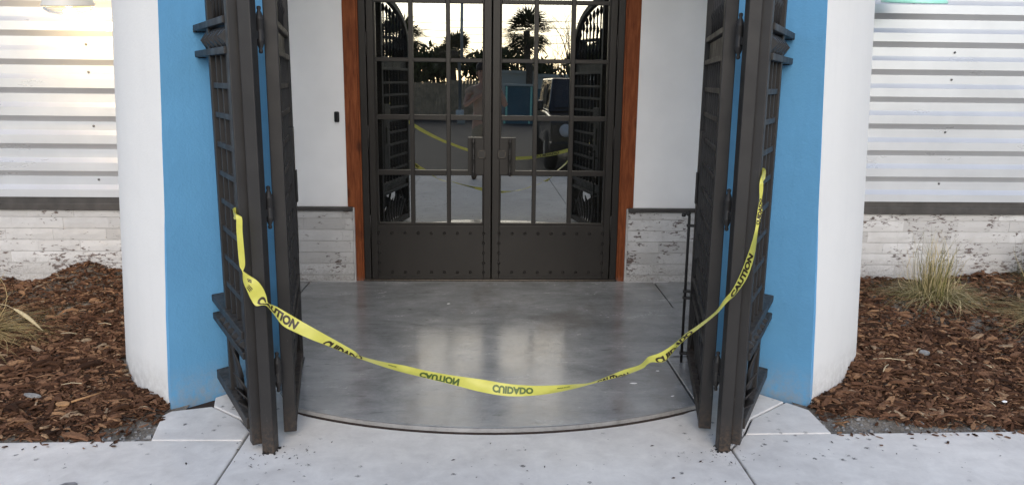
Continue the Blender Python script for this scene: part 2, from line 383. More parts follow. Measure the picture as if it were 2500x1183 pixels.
def arc_pts(y0, n=24, x1=.945):
    # front edge of the porch floor: a circular arc through (+-x1, -2.335) and (0, y0)
    sag = -2.335-y0; Rr = (x1*x1+sag*sag)/(2*sag); cy = y0+Rr
    a = math.asin(x1/Rr)
    return [(Rr*math.sin(-a+2*a*i/n), cy-Rr*math.cos(-a+2*a*i/n)) for i in range(n+1)]
ARC = arc_pts(-2.578)
def slab(name, poly, z0, z1, mat, parent, bev=.006):
    m = MB(); m.prism(poly, z0, z1); return m.build(name, mat, parent, bevel=bev)
porch = structure('porch_floor')
core = ARC+[(.945, -1.676), (1.62, -1.676), (1.62, -.728), (1.222, -.722), (1.236, -.0), (-1.352, -.0), (-1.352, -.40), (-1.62, -.40), (-1.62, -1.676), (-1.03, -1.676)]
slab('floor_slab', core, -.02, .020, M['polished'], porch, .004)
# worn nosing along the arc
m = MB(); 
for p, q in zip(ARC[:-1], ARC[1:]): m.bar((p[0], p[1]-.0055, .0085), (q[0], q[1]-.0055, .0085), .010, .0215)
m.build('slab_nosing', M['porch_edge'], porch)
m = MB()
for p, q in zip(ARC[:-1], ARC[1:]): m.bar((p[0], p[1]-.0175, -.006), (q[0], q[1]-.0175, -.006), .0125, .014)
m.build('joint_filler', M['soil'], porch)
for sg in (-1, 1):
    slab('floor_slab', [(sg*.957, -2.325), (sg*1.13, -1.98), (sg*1.62, -1.5), (sg*1.62, -1.686), (sg*(.955 if sg > 0 else 1.041), -1.686)], -.02, .019, M['polished'], porch, .004)
slab('floor_slab', [(1.232, -.715), (1.62, -.72), (1.62, 0), (1.246, 0)], -.02, .019, M['polished'], porch, .004)
slab('floor_slab', [(-1.362, -.39), (-1.62, -.39), (-1.62, 0), (-1.362, 0)], -.02, .019, M['polished'], porch, .004)
m = MB(); m.box(-.955, .955, -.035, 0.02, .02, .034); m.build('threshold', M['worn_iron'], porch, bevel=.003)

walk = structure('sidewalk')
arcf = [(x*1.0, y-.026) for x, y in ARC]
centre = [(-1.070, -6.815), (-1.066, -2.554), (-1.140, -2.437), (-1.318, -2.287), (-1.345, -2.185), (-1.12, -1.93), (-.958, -2.02), (-.958, -2.335)]+arcf[1:-1]+[(.958, -2.335), (.958, -2.02), (1.12, -1.93), (1.345, -2.20), (1.40, -2.262), (1.172, -2.452), (1.085, -2.612), (.985, -2.75), (.985, -6.815)]
slab('slab', centre, -.022, 0, M['sidewalk'], walk)
slab('slab', [(-1.078, -6.815), (-1.075, -2.651), (-1.46, -2.645), (-6, -2.72), (-6, -6.815)], -.022, 0, M['sidewalk'], walk)
slab('slab', [(.994, -6.815), (.994, -2.752), (1.09, -2.618), (2.4, -2.598), (6, -2.545), (6, -6.815)], -.022, 0, M['sidewalk'], walk)
slab('slab', [(-1.078, -2.6475), (-1.074, -2.558), (-1.147, -2.445), (-1.324, -2.295), (-1.492, -2.345), (-1.515, -2.395), (-1.462, -2.642)], -.022, .001, M['sidewalk'], walk)
slab('slab', [(1.094, -2.6145), (1.178, -2.458), (1.408, -2.270), (1.482, -2.360), (1.481, -2.6085)], -.022, .001, M['sidewalk'], walk)

# ------------------------------------------------------------------ building wall behind everything (plane Y = 0)
def wavy_brick(seed):
    r = random.Random(seed); nx, nz = 5, 3; v = []; f = []
    for k in range(nz):
        for i in range(nx):
            x = i/(nx-1)-.5; z = k/(nz-1)-.5
            edge = i in (0, nx-1) or k in (0, nz-1)
            v.append((x+(r.uniform(-.006, .006) if 0 < i < nx-1 else 0), -.5+(.10 if edge else r.uniform(-.06, .03)), z+r.uniform(-.022, .014)))
    for k in range(nz-1):
        for i in range(nx-1): a = k*nx+i; f.append((a, a+1, a+nx+1, a+nx))
    ring = [i for i in range(nx)]+[k*nx+nx-1 for k in range(1, nz)]+[(nz-1)*nx+i for i in range(nx-2, -1, -1)]+[k*nx for k in range(nz-2, 0, -1)]
    o = len(v); v += [(v[i][0], .5, v[i][2]) for i in ring]; n = len(ring)
    for i in range(n): f.append((ring[(i+1) % n], ring[i], o+i, o+(i+1) % n))
    m = MB(); m.add(v, f); return m.mesh('brick', [M['brick']])
BRICKS = [wavy_brick(i) for i in range(7)]
COURSES = [(-.02, .069), (.0745, .1545), (.160, .2415), (.2465, .3275), (.3325, .4125), (.418, .497), (.5025, .553)]
def brickwork(parent, x0, x1, seed):
    r = random.Random(seed)
    for z0, z1 in COURSES:
        x = x0-r.uniform(0, .28)
        while x < x1-.004:
            L = r.uniform(.30, .46); a, b = max(x, x0), min(x+L, x1)
            if b-a > .02:
                o = bpy.data.objects.new('brick', r.choice(BRICKS)); C.objects.link(o); o.parent = parent
                o.location = ((a+b)/2, -.022+r.uniform(-.001, .001), (z0+z1)/2); o.scale = (b-a-.0008, .022, z1-z0-.0015)
                o.rotation_euler = (r.uniform(-.010, .010), r.uniform(-.002, .002), r.uniform(-.004, .004))
            x += L
    m = MB(); m.box(x0, x1, -.0245, .0, -.02, .553); m.build('mortar', M['mortar'], parent)

def corr_profile(z0, z1):
    # z / y of the rib profile: falling web 0.04, valley 0.061, rising web 0.034, crest 0.0605
    pts = []; z = 2.012+.1955*4; D0, D1 = -.030, -.058
    while z > z0-.3:
        pts += [(z, D1), (z-.040, D0), (z-.101, D0), (z-.135, D1)]
        z -= .1955
    pts = [(a, b) for a, b in pts if z0+.004 < a < z1]
    return [(z1, pts[0][1])]+pts+[(z0, pts[-1][1])]
def facade(sg, label):
    t = thing('exterior_wall', label, 'wall')
    xa, xb = sorted((sg*1.62, sg*5.2))
    prof = corr_profile(.650, 2.95); m = MB(); n = len(prof)
    vs = [(x, y, z) for x in (xa, xb) for z, y in prof]+[(x, y+.0015, z) for x in (xa, xb) for z, y in prof]
    fs = [(i, i+1, n+i+1, n+i) for i in range(n-1)]+[(2*n+i+1, 2*n+i, 3*n+i, 3*n+i+1) for i in range(n-1)]
    m.add(vs, fs); m.build('corrugated_sheet', M['corr'], t)
    m = MB(); m.box(xa, xb, -.046, -.002, .603, .652); m.build('flashing_channel', M['trim_dark'], t)
    m = MB(); m.box(xa, xb, -.058, 0, .554, .604); m.build('sill_trim', M['trim_dark'], t, bevel=.004)
    brickwork(t, xa, xb, 11 if sg < 0 else 12)
    sx = -2.847 if sg < 0 else 3.372
    scr = MB(); scr.lathe([(0, -.0), (.0085, -.001), (.0085, -.005), (.006, -.009), (0, -.010)], axis='y', seg=8)
    me = scr.mesh('screw', [M['screw']])
    for x in (sx, sx+sg*1.05):
        for z in ((1.725, 1.536, 1.159, .775) if sg < 0 else (1.745, 1.551, 1.170, .785)):
            o = bpy.data.objects.new('screw', me); C.objects.link(o); o.parent = t; o.location = (x, -.030, z)
            o.rotation_euler = (PI, 0, 0)
    return t
facade(-1, 'corrugated metal wall over whitewashed brick, lit warm by a lamp, left of the entrance')
facade(1, 'corrugated metal wall over whitewashed brick, cool and unlit, right of the entrance')

def entry_wall(sg, label):
    t = thing('entry_wall', label, 'wall')
    xa, xb = sorted((sg*1.063, sg*1.62))
    m = MB(); m.box(xa, xb, -.012, .0, .585, 3.0); m.build('wall_panel', M['wall_white'], t)
    xa, xb = sorted((sg*1.018, sg*1.62))
    m = MB(); m.box(xa+(.004 if sg > 0 else 0), xb-(.004 if sg < 0 else 0), -.060, -.0125, .559, .586); m.build('cap_trim', M['trim_dark'], t, bevel=.004)
    brickwork(t, xa, xb, 21 if sg < 0 else 33)
    m = MB(); m.box(sg*1.012, sg*1.026, -.044, -.001, .0, .580); m.build('corner_strip', M['mortar'], t, bevel=.004)
    m = MB(); m.box(*sorted((sg*1.014, sg*1.352)), -.052, -.036, .0, .026); m.build('base_strip', M['mortar'], t, bevel=.005)
    return t
entry_wall(-1, 'white wall with brick wainscot and doorbell, left of the doors')
entry_wall(1, 'white wall with more heavily flaked brick wainscot, right of the doors')

# dim room behind the doors
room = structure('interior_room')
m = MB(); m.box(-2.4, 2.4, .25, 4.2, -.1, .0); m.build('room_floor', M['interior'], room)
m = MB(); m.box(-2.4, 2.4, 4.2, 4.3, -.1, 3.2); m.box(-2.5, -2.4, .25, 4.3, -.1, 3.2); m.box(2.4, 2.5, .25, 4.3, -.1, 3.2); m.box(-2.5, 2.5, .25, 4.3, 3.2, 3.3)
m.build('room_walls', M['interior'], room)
# solid wall core (behind claddings) with the door opening
m = MB(); m.box(-5.2, -.955, .0005, .25, -.1, 3.6); m.box(.955, 5.2, .0005, .25, -.1, 3.6); m.box(-.955, .955, .06, .25, 2.62, 3.6)
tag(m.build('building_core', M['wall_white']), kind='structure')
# porch ceiling and header beam
m = MB(); m.prism([(-1.5, -2.25), (-1.0, -1.9), (-1.0, -2.25), (1.0, -2.25), (1.0, -1.9), (1.5, -2.25), (1.9, -1.5), (1.9, .0), (-1.9, .0), (-1.9, -1.5)][:1]+[(1.5, -2.25), (1.9, -1.5), (1.9, 0), (-1.9, 0), (-1.9, -1.5)], 3.0, 3.4)
tag(m.build('porch_ceiling', M['wall_white']), kind='structure')

# ------------------------------------------------------------------ pillars
def pillar(sg, label):
    t = thing('pillar', label, 'pillar', (sg*1.2, -1.9, 0))
    ox, oy = sg*1.2, -1.9
    def P(x, y): return (sg*x-ox, y-oy)
    H = 3.4; k = .066/1.85*H
    base = [(1.505, -2.318), (1.655, -2.185), (1.81, -2.015), (1.94, -1.848), (1.980, -1.785), (1.86, -1.56), (1.85, -1.45), (1.45, -1.40), (1.09, -1.908)]
    if sg < 0: base[3] = (1.912, -1.850); base[4] = (1.944, -1.785)
    lean = [1, 1, 1, 1, 1, 1, .3, 0, 0]
    # white body
    bot = [P(x, y) for x, y in base]; top = [P(x-k*.9*l, y+k*l) for (x, y), l in zip(base, lean)]
    n = len(base); hs = [-.02, .9, 1.9, H]
    m = MB(); vs = []
    for z in hs:
        f = max(z, 0)/H
        vs += [(a[0]+(b[0]-a[0])*f, a[1]+(b[1]-a[1])*f, z) for a, b in zip(bot, top)]
    fs = []
    for r_ in range(len(hs)-1):
        for i in range(n):
            j = (i+1) % n
            q = (r_*n+i, r_*n+j, (r_+1)*n+j, (r_+1)*n+i)
            fs.append(q if sg < 0 else q[::-1])
    fs.append([(len(hs)-1)*n+i for i in range(n)][::(1 if sg < 0 else -1)])
    m.add(vs, [f[::-1] for f in fs], True)
    ob = m.build('white_body', M['stucco_white'], t)
    ob.data.set_sharp_from_angle(angle=R(35))
    # blue reveal: a coat on the splayed inner face, 3 mm proud
    nx, ny = .733, -.680
    m = MB(); e = .003; a = (1.505, -2.318); b = (1.09, -1.908)
    N = 24; rr = random.Random(3); vs = []
    for i in range(N+1):
        f = i/N; z = -.02+f*(H+.02); kk = k*max(z, 0)/H; wob = rr.uniform(-.0022, .0022)
        for (x, y), is_apex in ((a, 1), (b, 0)):
            xx, yy = (x-kk*.9+wob*.7, y+kk+wob*.7) if is_apex else (x, y)
            for off in (e, -.02): vs.append((*P(xx-off*nx*1.0, yy+off*ny), z))
    fs = []
    for i in range(N):
        o = i*4; q = [(o, o+2, o+6, o+4), (o+1, o+5, o+7, o+3), (o, o+4, o+5, o+1), (o+2, o+3, o+7, o+6)]
        fs += [f if sg < 0 else f[::-1] for f in q]
    m.add(vs, fs); m.build('blue_reveal', M['stucco_blue'], t)
    # side wall of the porch behind the pillar
    return t
pillar(-1, 'white stucco pillar with bright blue splayed inner face, left of the entrance')
pillar(1, 'white stucco pillar with bright blue splayed inner face, right of the entrance')
for sg in (-1, 1):
    m = MB(); m.prism([(sg*1.5, -1.42), (sg*1.62, -1.42), (sg*1.62, -.001), (sg*1.55, -.001)], -.02, 3.0)
    tag(m.build('porch_side_wall', M['wall_white']), 'plain white side wall of the porch, hidden behind the %s gate leaf' % ('left' if sg < 0 else 'right'), 'wall')

# ------------------------------------------------------------------ cedar casing
cas = thing('door_casing', 'red-brown stained cedar boards framing the double doors', 'door casing', (0, 0, 0))
for sg in (-1, 1):
    m = MB(); m.box(sg*.966, sg*1.0625, -.022, -.0005, .0, 2.62); m.build('casing_board', M['cedar'], cas, bevel=.004)
    m = MB(); m.box(sg*.953, sg*.9655, -.017, .10, .0, 2.62); m.build('jamb_edge', M['cedar'], cas, bevel=.002)
m = MB(); m.box(-1.0625, 1.0625, -.022, -.0005, 2.621, 2.72); m.build('head_board', M['cedar'], cas, bevel=.004)

# ------------------------------------------------------------------ double door
dr = thing('double_door', 'dark bronze metal double door with gridded glass panes and studded kick panels', 'door')
m = MB()
for sg in (-1, 1): m.box(sg*.903, sg*.952, -.012, .075, .022, 2.615)
m.box(-.903, .903, -.012, .075, 2.57, 2.615)
m.build('door_frame', M['door_metal'], dr, bevel=.003)
riv = MB(); riv.lathe([(.0095, .0), (.0095, -.002), (.007, -.006), (.0035, -.008), (0, -.0085)], axis='y', seg=10)
RIV = MB(); RIV.lathe([(0, -.0095), (.006, -.0085), (.0105, -.0045), (.0122, 0), (0, .001)], axis='y', seg=10)
rme = RIV.mesh('rivet', [M['door_metal']])
ROWS = [(.4615, .818), (.8555, 1.222), (1.2585, 1.634), (1.6635, 2.043), (2.072, 2.43)]
def door_leaf(sg):
    lf = bpy.data.objects.new('door_leaf', None); C.objects.link(lf); lf.parent = dr; lf.empty_display_size = .1
    def X(a): return sg*a
    cols = [(.070, .302), (.3325, .568), (.600, .836)]
    m = MB()
    def bx(a, b, y0, y1, z0, z1): m.box(X(a), X(b), y0, y1, z0, z1)
    # stiles, rails
    bx(.004, .058, .0, .05, .030, 2.565); bx(.848, .898, .0, .05, .030, 2.565)
    bx(.0581, .8479, .0, .05, 2.445, 2.565); bx(.0581, .8479, .0, .05, .030, .445)
    # recessed glazing frame and muntins
    bx(.0581, .070, .010, .045, .445, 2.445); bx(.836, .8479, .010, .045, .445, 2.445)
    bx(.0701, .8359, .010, .045, .4451, .4615); bx(.0701, .8359, .010, .045, 2.43, 2.4449)
    for a, b in ((.302, .3325), (.568, .600)): bx(a, b, .006, .046, .4616, 2.4299)
    for (a0, b0), (a1, b1) in zip(ROWS[:-1], ROWS[1:]):
        for c0, c1 in ((.0701, .3019), (.3326, .5679), (.6001, .8359)): bx(c0, c1, .008, .046, b0, a1)
    m.build('leaf_frame', M['door_metal'], lf, bevel=.003)
    for r_, (z0, z1) in enumerate(ROWS):
        for c_, (a, b) in enumerate(cols):
            m = MB(); wx, wz = (b-a)/2+.006, (z1-z0)/2+.006; m.box(-wx, wx, -.003, .003, -wz, wz)
            o = m.build('pane', M['glass'], lf); o.location = (X((a+b)/2), .030, (z0+z1)/2)
            q = random.Random(r_*10+c_+(50 if sg > 0 else 0))
            o.rotation_euler = (R(q.uniform(-.10, .10)), 0, R(q.uniform(-.14, .14)))
    # lock plate with raised border
    m = MB(); m.box(X(.058), X(.176), -.004, .027, .824, 1.099); m.build('lock_plate', M['door_metal'], lf, bevel=.002)
    m = MB()
    m.box(X(.148), X(.152), -.008, -.004, .838, 1.085); m.box(X(.160), X(.166), -.008, -.004, .832, 1.091)
    m.box(X(.060), X(.166), -.008, -.004, 1.091, 1.096); m.build('plate_border', M['iron'], lf, bevel=.001)
    # pull handle
    m = MB(); hx = X(.133)
    m.lathe([(0, .818), (.005, .820), (.010, .828), (.006, .838), (.013, .846), (.013, .852), (.007, .858), (.0095, .90), (.007, .938), (.012, .942), (.012, .948), (.007, .951), (.013, .957), (.013, .963), (.007, .966), (.012, .971), (.012, .977), (.007, .981), (.0095, 1.02), (.007, 1.058), (.013, 1.064), (.013, 1.070), (.006, 1.076), (.010, 1.088), (.005, 1.099), (0, 1.102)], (hx, -.050, 0), 12)
    m.bar((hx, -.050, .849), (hx, -.004, .849), .010, .010); m.bar((hx, -.050, 1.067), (hx, -.004, 1.067), .010, .010)
    m.build('pull_handle', M['iron'], lf)
    # square deadbolt rosette
    cx = X(.0745); cz = .977
    m = MB(); m.box(cx-.032, cx+.032, -.010, -.0042, cz-.032, cz+.032)
    for a, b in ((-1, -1), (1, -1), (1, 1), (-1, 1)): m.lathe([(0, -.005), (.005, -.004), (.005, 0)], (cx+a*.025, -.010, cz+b*.025), 8, 'y')
    o = m.build('deadbolt', M['iron'], lf, bevel=.002)
    m = MB()
    for a in (-1, 1): m.box(cx-.02, cx+.02, -.014, -.0102, cz+a*.026-.0025, cz+a*.026+.0025); m.box(cx+a*.026-.0025, cx+a*.026+.0025, -.014, -.0102, cz-.018, cz+.018)
    m.lathe([(0, -.016), (.008, -.016), (.017, -.012), (.017, -.0102)], (cx, 0, cz), 14, 'y')
    m.build('rosette', M['worn_iron'], lf)
    # rivets round the kick panel
    x0, x1 = .0585, .842; pts = [(x0+(x1-x0)*i/8, z) for i in range(9) for z in (.383, .083)]+[(x, z) for x in (x0, x1) for z in (.308, .232, .155)]
    for x, z in pts:
        o = bpy.data.objects.new('rivet', rme); C.objects.link(o); o.parent = lf; o.location = (X(x), -.0002, z)
    m = MB(); m.box(X(.0582), X(.845), -.003, -.0002, .036, .05); m.build('door_sweep', M['iron'], lf)
    for z0 in (.36, 1.02, 1.68, 2.2):
        m = MB(); m.lathe([(0, z0-.012), (.005, z0-.006), (.004, z0), (.0085, z0+.004), (.0085, z0+.15), (.004, z0+.154), (.005, z0+.16), (0, z0+.166)], (X(.9005), -.006, 0), 10)
        m.build('hinge', M['door_metal'], lf)
door_leaf(-1); door_leaf(1)

# doorbell
db = thing('doorbell', 'small black and silver video doorbell on the white wall', 'doorbell', (-1.121, -.012, 1.239))
m = MB(); m.box(-.0185, .0185, -.020, .0, -.039, .039); m.build('housing', M['black_plastic'], db, bevel=.012, seg=4)
m = MB(); m.lathe([(.0135, -.020), (.0135, -.0225), (.010, -.024), (0, -.0245)], (0, 0, -.017), 16, 'y'); m.build('button', M['iron'], db)
m = MB(); m.box(-.017, .017, -.012, .0, -.052, -.036); m.build('base_plate', M['white_plastic'], db, bevel=.006)

# wall lamps
def lamp(x, z, label, col, lit, sc=1.0):
    t = thing('wall_lamp', label, 'lamp', (x, -.36*sc, z)); t.scale = (sc, sc, sc); t.rotation_euler = (R(7), 0, 0)
    m = MB(); prof = [(.03, .235), (.042, .23), (.05, .20), (.065, .17), (.11, .12), (.142, .07), (.150, .012), (.161, .0), (.161, -.006)]
    m.lathe(prof, (0, 0, 0), 28); inner = [(r-.003, z-.003) for r, z in prof]
    m2 = MB(); n = len(prof); seg = 28; vs = []
    for pr in (prof, inner[::-1]):
        for r_, z in pr:
            vs += [(r_*math.cos(2*PI*k/seg), r_*math.sin(2*PI*k/seg), z) for k in range(seg)]
    fs = [(i*seg+k, i*seg+(k+1) % seg, (i+1)*seg+(k+1) % seg, (i+1)*seg+k) for i in range(2*n-1) for k in range(seg)]
    m2.add(vs, fs, True); m2.build('lamp_shade', col, t)
    m = MB(); m.tube([(0, 0, .22), (0, 0, .34), (0, .03, .44), (0, .10, .50), (0, .20, .49), (0, .29, .42), (0, .325, .36)], .011, 10); m.build('gooseneck', M['iron'], t)
    m = MB(); m.lathe([(0, .30), (.05, .30), (.05, .32), (0, .325)], (0, 0, .36), 20, 'y'); m.v = [(a, .63-b, c) for a, b, c in m.v]; m.build('wall_plate', M['iron'], t)
    m = MB(); m.lathe([(.014, .13), (.016, .09), (.034, .04), (.036, .02), (.026, -.005), (0, -.015)], seg=16); m.build('bulb', M['bulb'] if lit else M['white_plastic'], t)
    if lit:
        m = MB(); m.lathe([(.125, .004), (.152, -.010), (.150, -.030), (.125, -.052), (.07, -.066), (0, -.070)], seg=28); m.build('glass_cover', M['lampglass'], t)
        l = bpy.data.lights.new('lamp_light', 'POINT'); l.energy = LAMP_W; l.color = (1.0, .70, .34); l.shadow_soft_size = .05
        lo = bpy.data.objects.new('lamp_light', l); C.objects.link(lo); lo.parent = t; lo.location = (0, 0, -.085)
LAMP_W = 16
lamp(-2.775, 1.965, 'lit barn lamp with pale shade, over the left corrugated wall', M['cream'], True)
lamp(2.80, 2.055, 'unlit barn lamp with mint green shade, over the right corrugated wall', M['mint'], False, 1.26)

# ================================================================== GATES
BARS = [1.473, 1.354, 1.232, 1.112, .993, .873, .748, .625]
def stud_mb(wd, ht, pr):
    m = MB(); m.box(-wd/2, wd/2, -.006, 0, -ht/2, ht/2)
    m.add([(-wd/2, .0002, -ht/2), (wd/2, .0002, -ht/2), (wd/2, .0002, ht/2), (-wd/2, .0002, ht/2), (0, pr, 0)], [(0, 1, 4), (1, 2, 4), (2, 3, 4), (3, 0, 4)])
    return m
def petal_mb(w_, h_, curl, so):
    # leaf-shaped plate standing on its stem, cupped outwards; local x = along the gate, y = outwards
    m = MB(); n = 9; vs = []
    for i in range(n):
        t = i/(n-1); half = w_/2*math.sin(PI*min(.999, .06+.90*t))**.75; y = curl*(t**2)
        for k in (-1, 0, 1):
            for th in (0, .005): vs.append((k*half, so*(y-.012*abs(k)*math.sin(PI*t)+th), h_*t))
    fs = []
    for i in range(n-1):
        a, b = i*6, (i+1)*6
        for k in (0, 2): 
            fs += [(a+k, a+k+2, b+k+2, b+k), (a+k+1, b+k+1, b+k+3, a+k+3)]
        fs += [(a, b, b+1, a+1), (a+4, a+5, b+5, b+4)]
    fs += [(0, 1, 3, 2), (2, 3, 5, 4), (n*6-6, n*6-4, n*6-3, n*6-5), (n*6-4, n*6-2, n*6-1, n*6-3)]
    return m.add(vs, fs, True)
def lattice(t, u0, u1, vert, Y, name='lattice_bar', dz=.030):
    for u in vert:
        m = MB(); m.box(u-.006, u+.006, Y(-.012), Y(-.012-dz), .474+.0305, 1.593); m.build(name, M['metal'], t, bevel=.0015)
    for z in BARS:
        m = MB(); m.box(u0, u1, Y(-.009), Y(-.009-dz), z-.011, z+.011); m.build(name, M['metal'], t, bevel=.0015)
def spears(t, us, Y, z0, ztop):
    for u, zt in zip(us, ztop):
        m = MB(); y = Y(-.024)
        m.lathe([(.008, z0), (.008, z0+.07), (.013, z0+.078), (.0165, z0+.092), (.013, z0+.106), (.0075, z0+.112), (.0075, zt-.09), (.010, zt-.085), (.019, zt-.06), (.012, zt-.02), (0, zt)], (u, y, 0), 10)
        m.build('spear', M['metal'], t)
def gate_panel(origin, tip, so, label):
    d = Vector((tip[0]-origin[0], tip[1]-origin[1])); ang = math.atan2(d.y, d.x)
    t = thing('side_gate', label, 'gate', (*origin, 0), ang)
    Y = lambda a: so*a
    m = MB(); m.box(.650, .698, Y(0), Y(-.047), .03, 1.96); m.build('stile', M['metal'], t, bevel=.004)
    m = MB(); m.box(.262, .297, Y(-.002), Y(-.047), .13, 1.96); m.build('stile', M['metal'], t, bevel=.003)
    for z0, z1, u0 in ((1.703, 1.730, -.05), (1.592, 1.619, -.05), (.472, .504, -.05), (.386, .416, -.05), (.085, .131, -.05)):
        m = MB(); m.box(u0, .6499, Y(.008), Y(-.058), z0, z1); m.build('rail', M['metal'], t, bevel=.003)
        # weld bead and scuffed plaster where the rail enters the wall
        m = MB(); rr = random.Random(int(z0*1000))
        for k in range(9):
            a = rr.random(); m.box(-.004+.02*rr.random(), .004+.02*rr.random(), Y(.010-.07*a), Y(.004-.07*a), z0-.004, z0+.004+(z1-z0)*rr.random())
        tag(m.build('weld_bead', M['iron'], t), kind='stuff')
    m = MB(); m.box(.297, .6499, Y(-.004), Y(-.046), 1.931, 1.96); m.build('rail', M['metal'], t, bevel=.003)
    lattice(t, .2971, .6499, (.367, .476, .579), Y)
    spears(t, (.345, .41, .476, .54, .605), Y, 1.7305, (2.06, 2.09, 2.12, 2.12, 2.1))
    # studs between the paired rails
    for zc, ht in ((1.6555, .083), (.444, .055)):
        st = stud_mb(.0865, ht, .034)
        if so < 0: st.v = [(x, -y, z) for x, y, z in st.v]; st.f = [f[::-1] for f in st.f]
        me = st.mesh('stud', [M['metal']])
        for u in (.225, .3115, .398, .4845, .571, .62):
            o = bpy.data.objects.new('stud', me); C.objects.link(o); o.parent = t; o.location = (u, Y(-.016), zc)
            if u > .6: o.scale = (.6, 1, 1)
    # acanthus petals standing on the bottom rail
    for u, w_, h_, cu, a in ((.30, .10, .25, .012, -.05), (.355, .11, .25, .018, .0), (.41, .10, .24, .028, .06), (.50, .10, .145, .035, -.12), (.555, .11, .105, .045, .05), (.60, .11, .065, .05, .1)):
        o = petal_mb(w_, h_, cu, so).build('leaf_ornament', M['metal'], t); o.location = (u, Y(-.022), .132); o.rotation_euler = (0, a, 0)
    return t
gate_panel((-1.335, -2.150), (-1.003, -2.757), -1, 'dark lattice side panel with studded rails, fixed to the left blue wall')
gate_panel((1.335, -2.168), (1.027, -2.757), 1, 'dark lattice side panel with studded rails, fixed to the right blue wall')

def gate_post(x, y, rot, hx, label):
    t = thing('gate_post', label, 'gate post', (x, y, 0), rot)
    m = MB(); m.box(-.0255, .0255, -.0255, .0255, .0, 1.93); m.build('post', M['metal'], t, bevel=.0045, seg=3)
    m = MB(); m.box(-.029, .029, -.029, .029, 1.93, 1.942); m.build('post_cap', M['metal'], t, bevel=.003)
    m = MB(); rr = random.Random(int(abs(x)*100))
    for k in range(16):
        a = rr.choice((0, 1, 2, 3)); q = rr.uniform(-.03, .03); s_ = rr.uniform(.002, .005)
        px, py = ((q, -.029), (q, .029), (-.029, q), (.029, q))[a]
        m.box(px-s_, px+s_, py-s_, py+s_, .0, rr.uniform(.003, .008))
    tag(m.build('weld_crumbs', M['iron'], t), kind='stuff')
    c, s_ = math.cos(-rot), math.sin(-rot)
    dx, dy = hx[0]-x, hx[1]-y; lx, ly = dx*c-dy*s_, dx*s_+dy*c
    for z0, z1 in ((1.594, 1.770), (.918, 1.092), (.232, .408)):
        L = z1-z0; m = MB()
        m.lathe([(0, z0), (.007, z0+.003), (.0085, z0+.010), (.006, z0+.018), (.0105, z0+.028), (.017, z0+.045), (.0175, z0+.050), (.0165, z0+.053), (.0165, z0+L/2-.003), (.0155, z0+L/2), (.0165, z0+L/2+.003), (.0165, z1-.053), (.0175, z1-.050), (.017, z1-.045), (.0105, z1-.028), (.006, z1-.018), (.0085, z1-.010), (.007, z1-.003), (0, z1)], (lx, ly, 0), 14)
        m.box(lx-.004, lx+.004, ly-.045, ly, z0+.055, z0+L/2-.006)
        m.build('hinge', M['metal'], t)
    return t
gate_post(-.932, -2.747, R(-9), (-.904, -2.685), 'dark square steel post with barrel hinges carrying the left gate leaf')
gate_post(.9495, -2.757, R(1), (.926, -2.685), 'dark square steel post with barrel hinges carrying the right gate leaf')

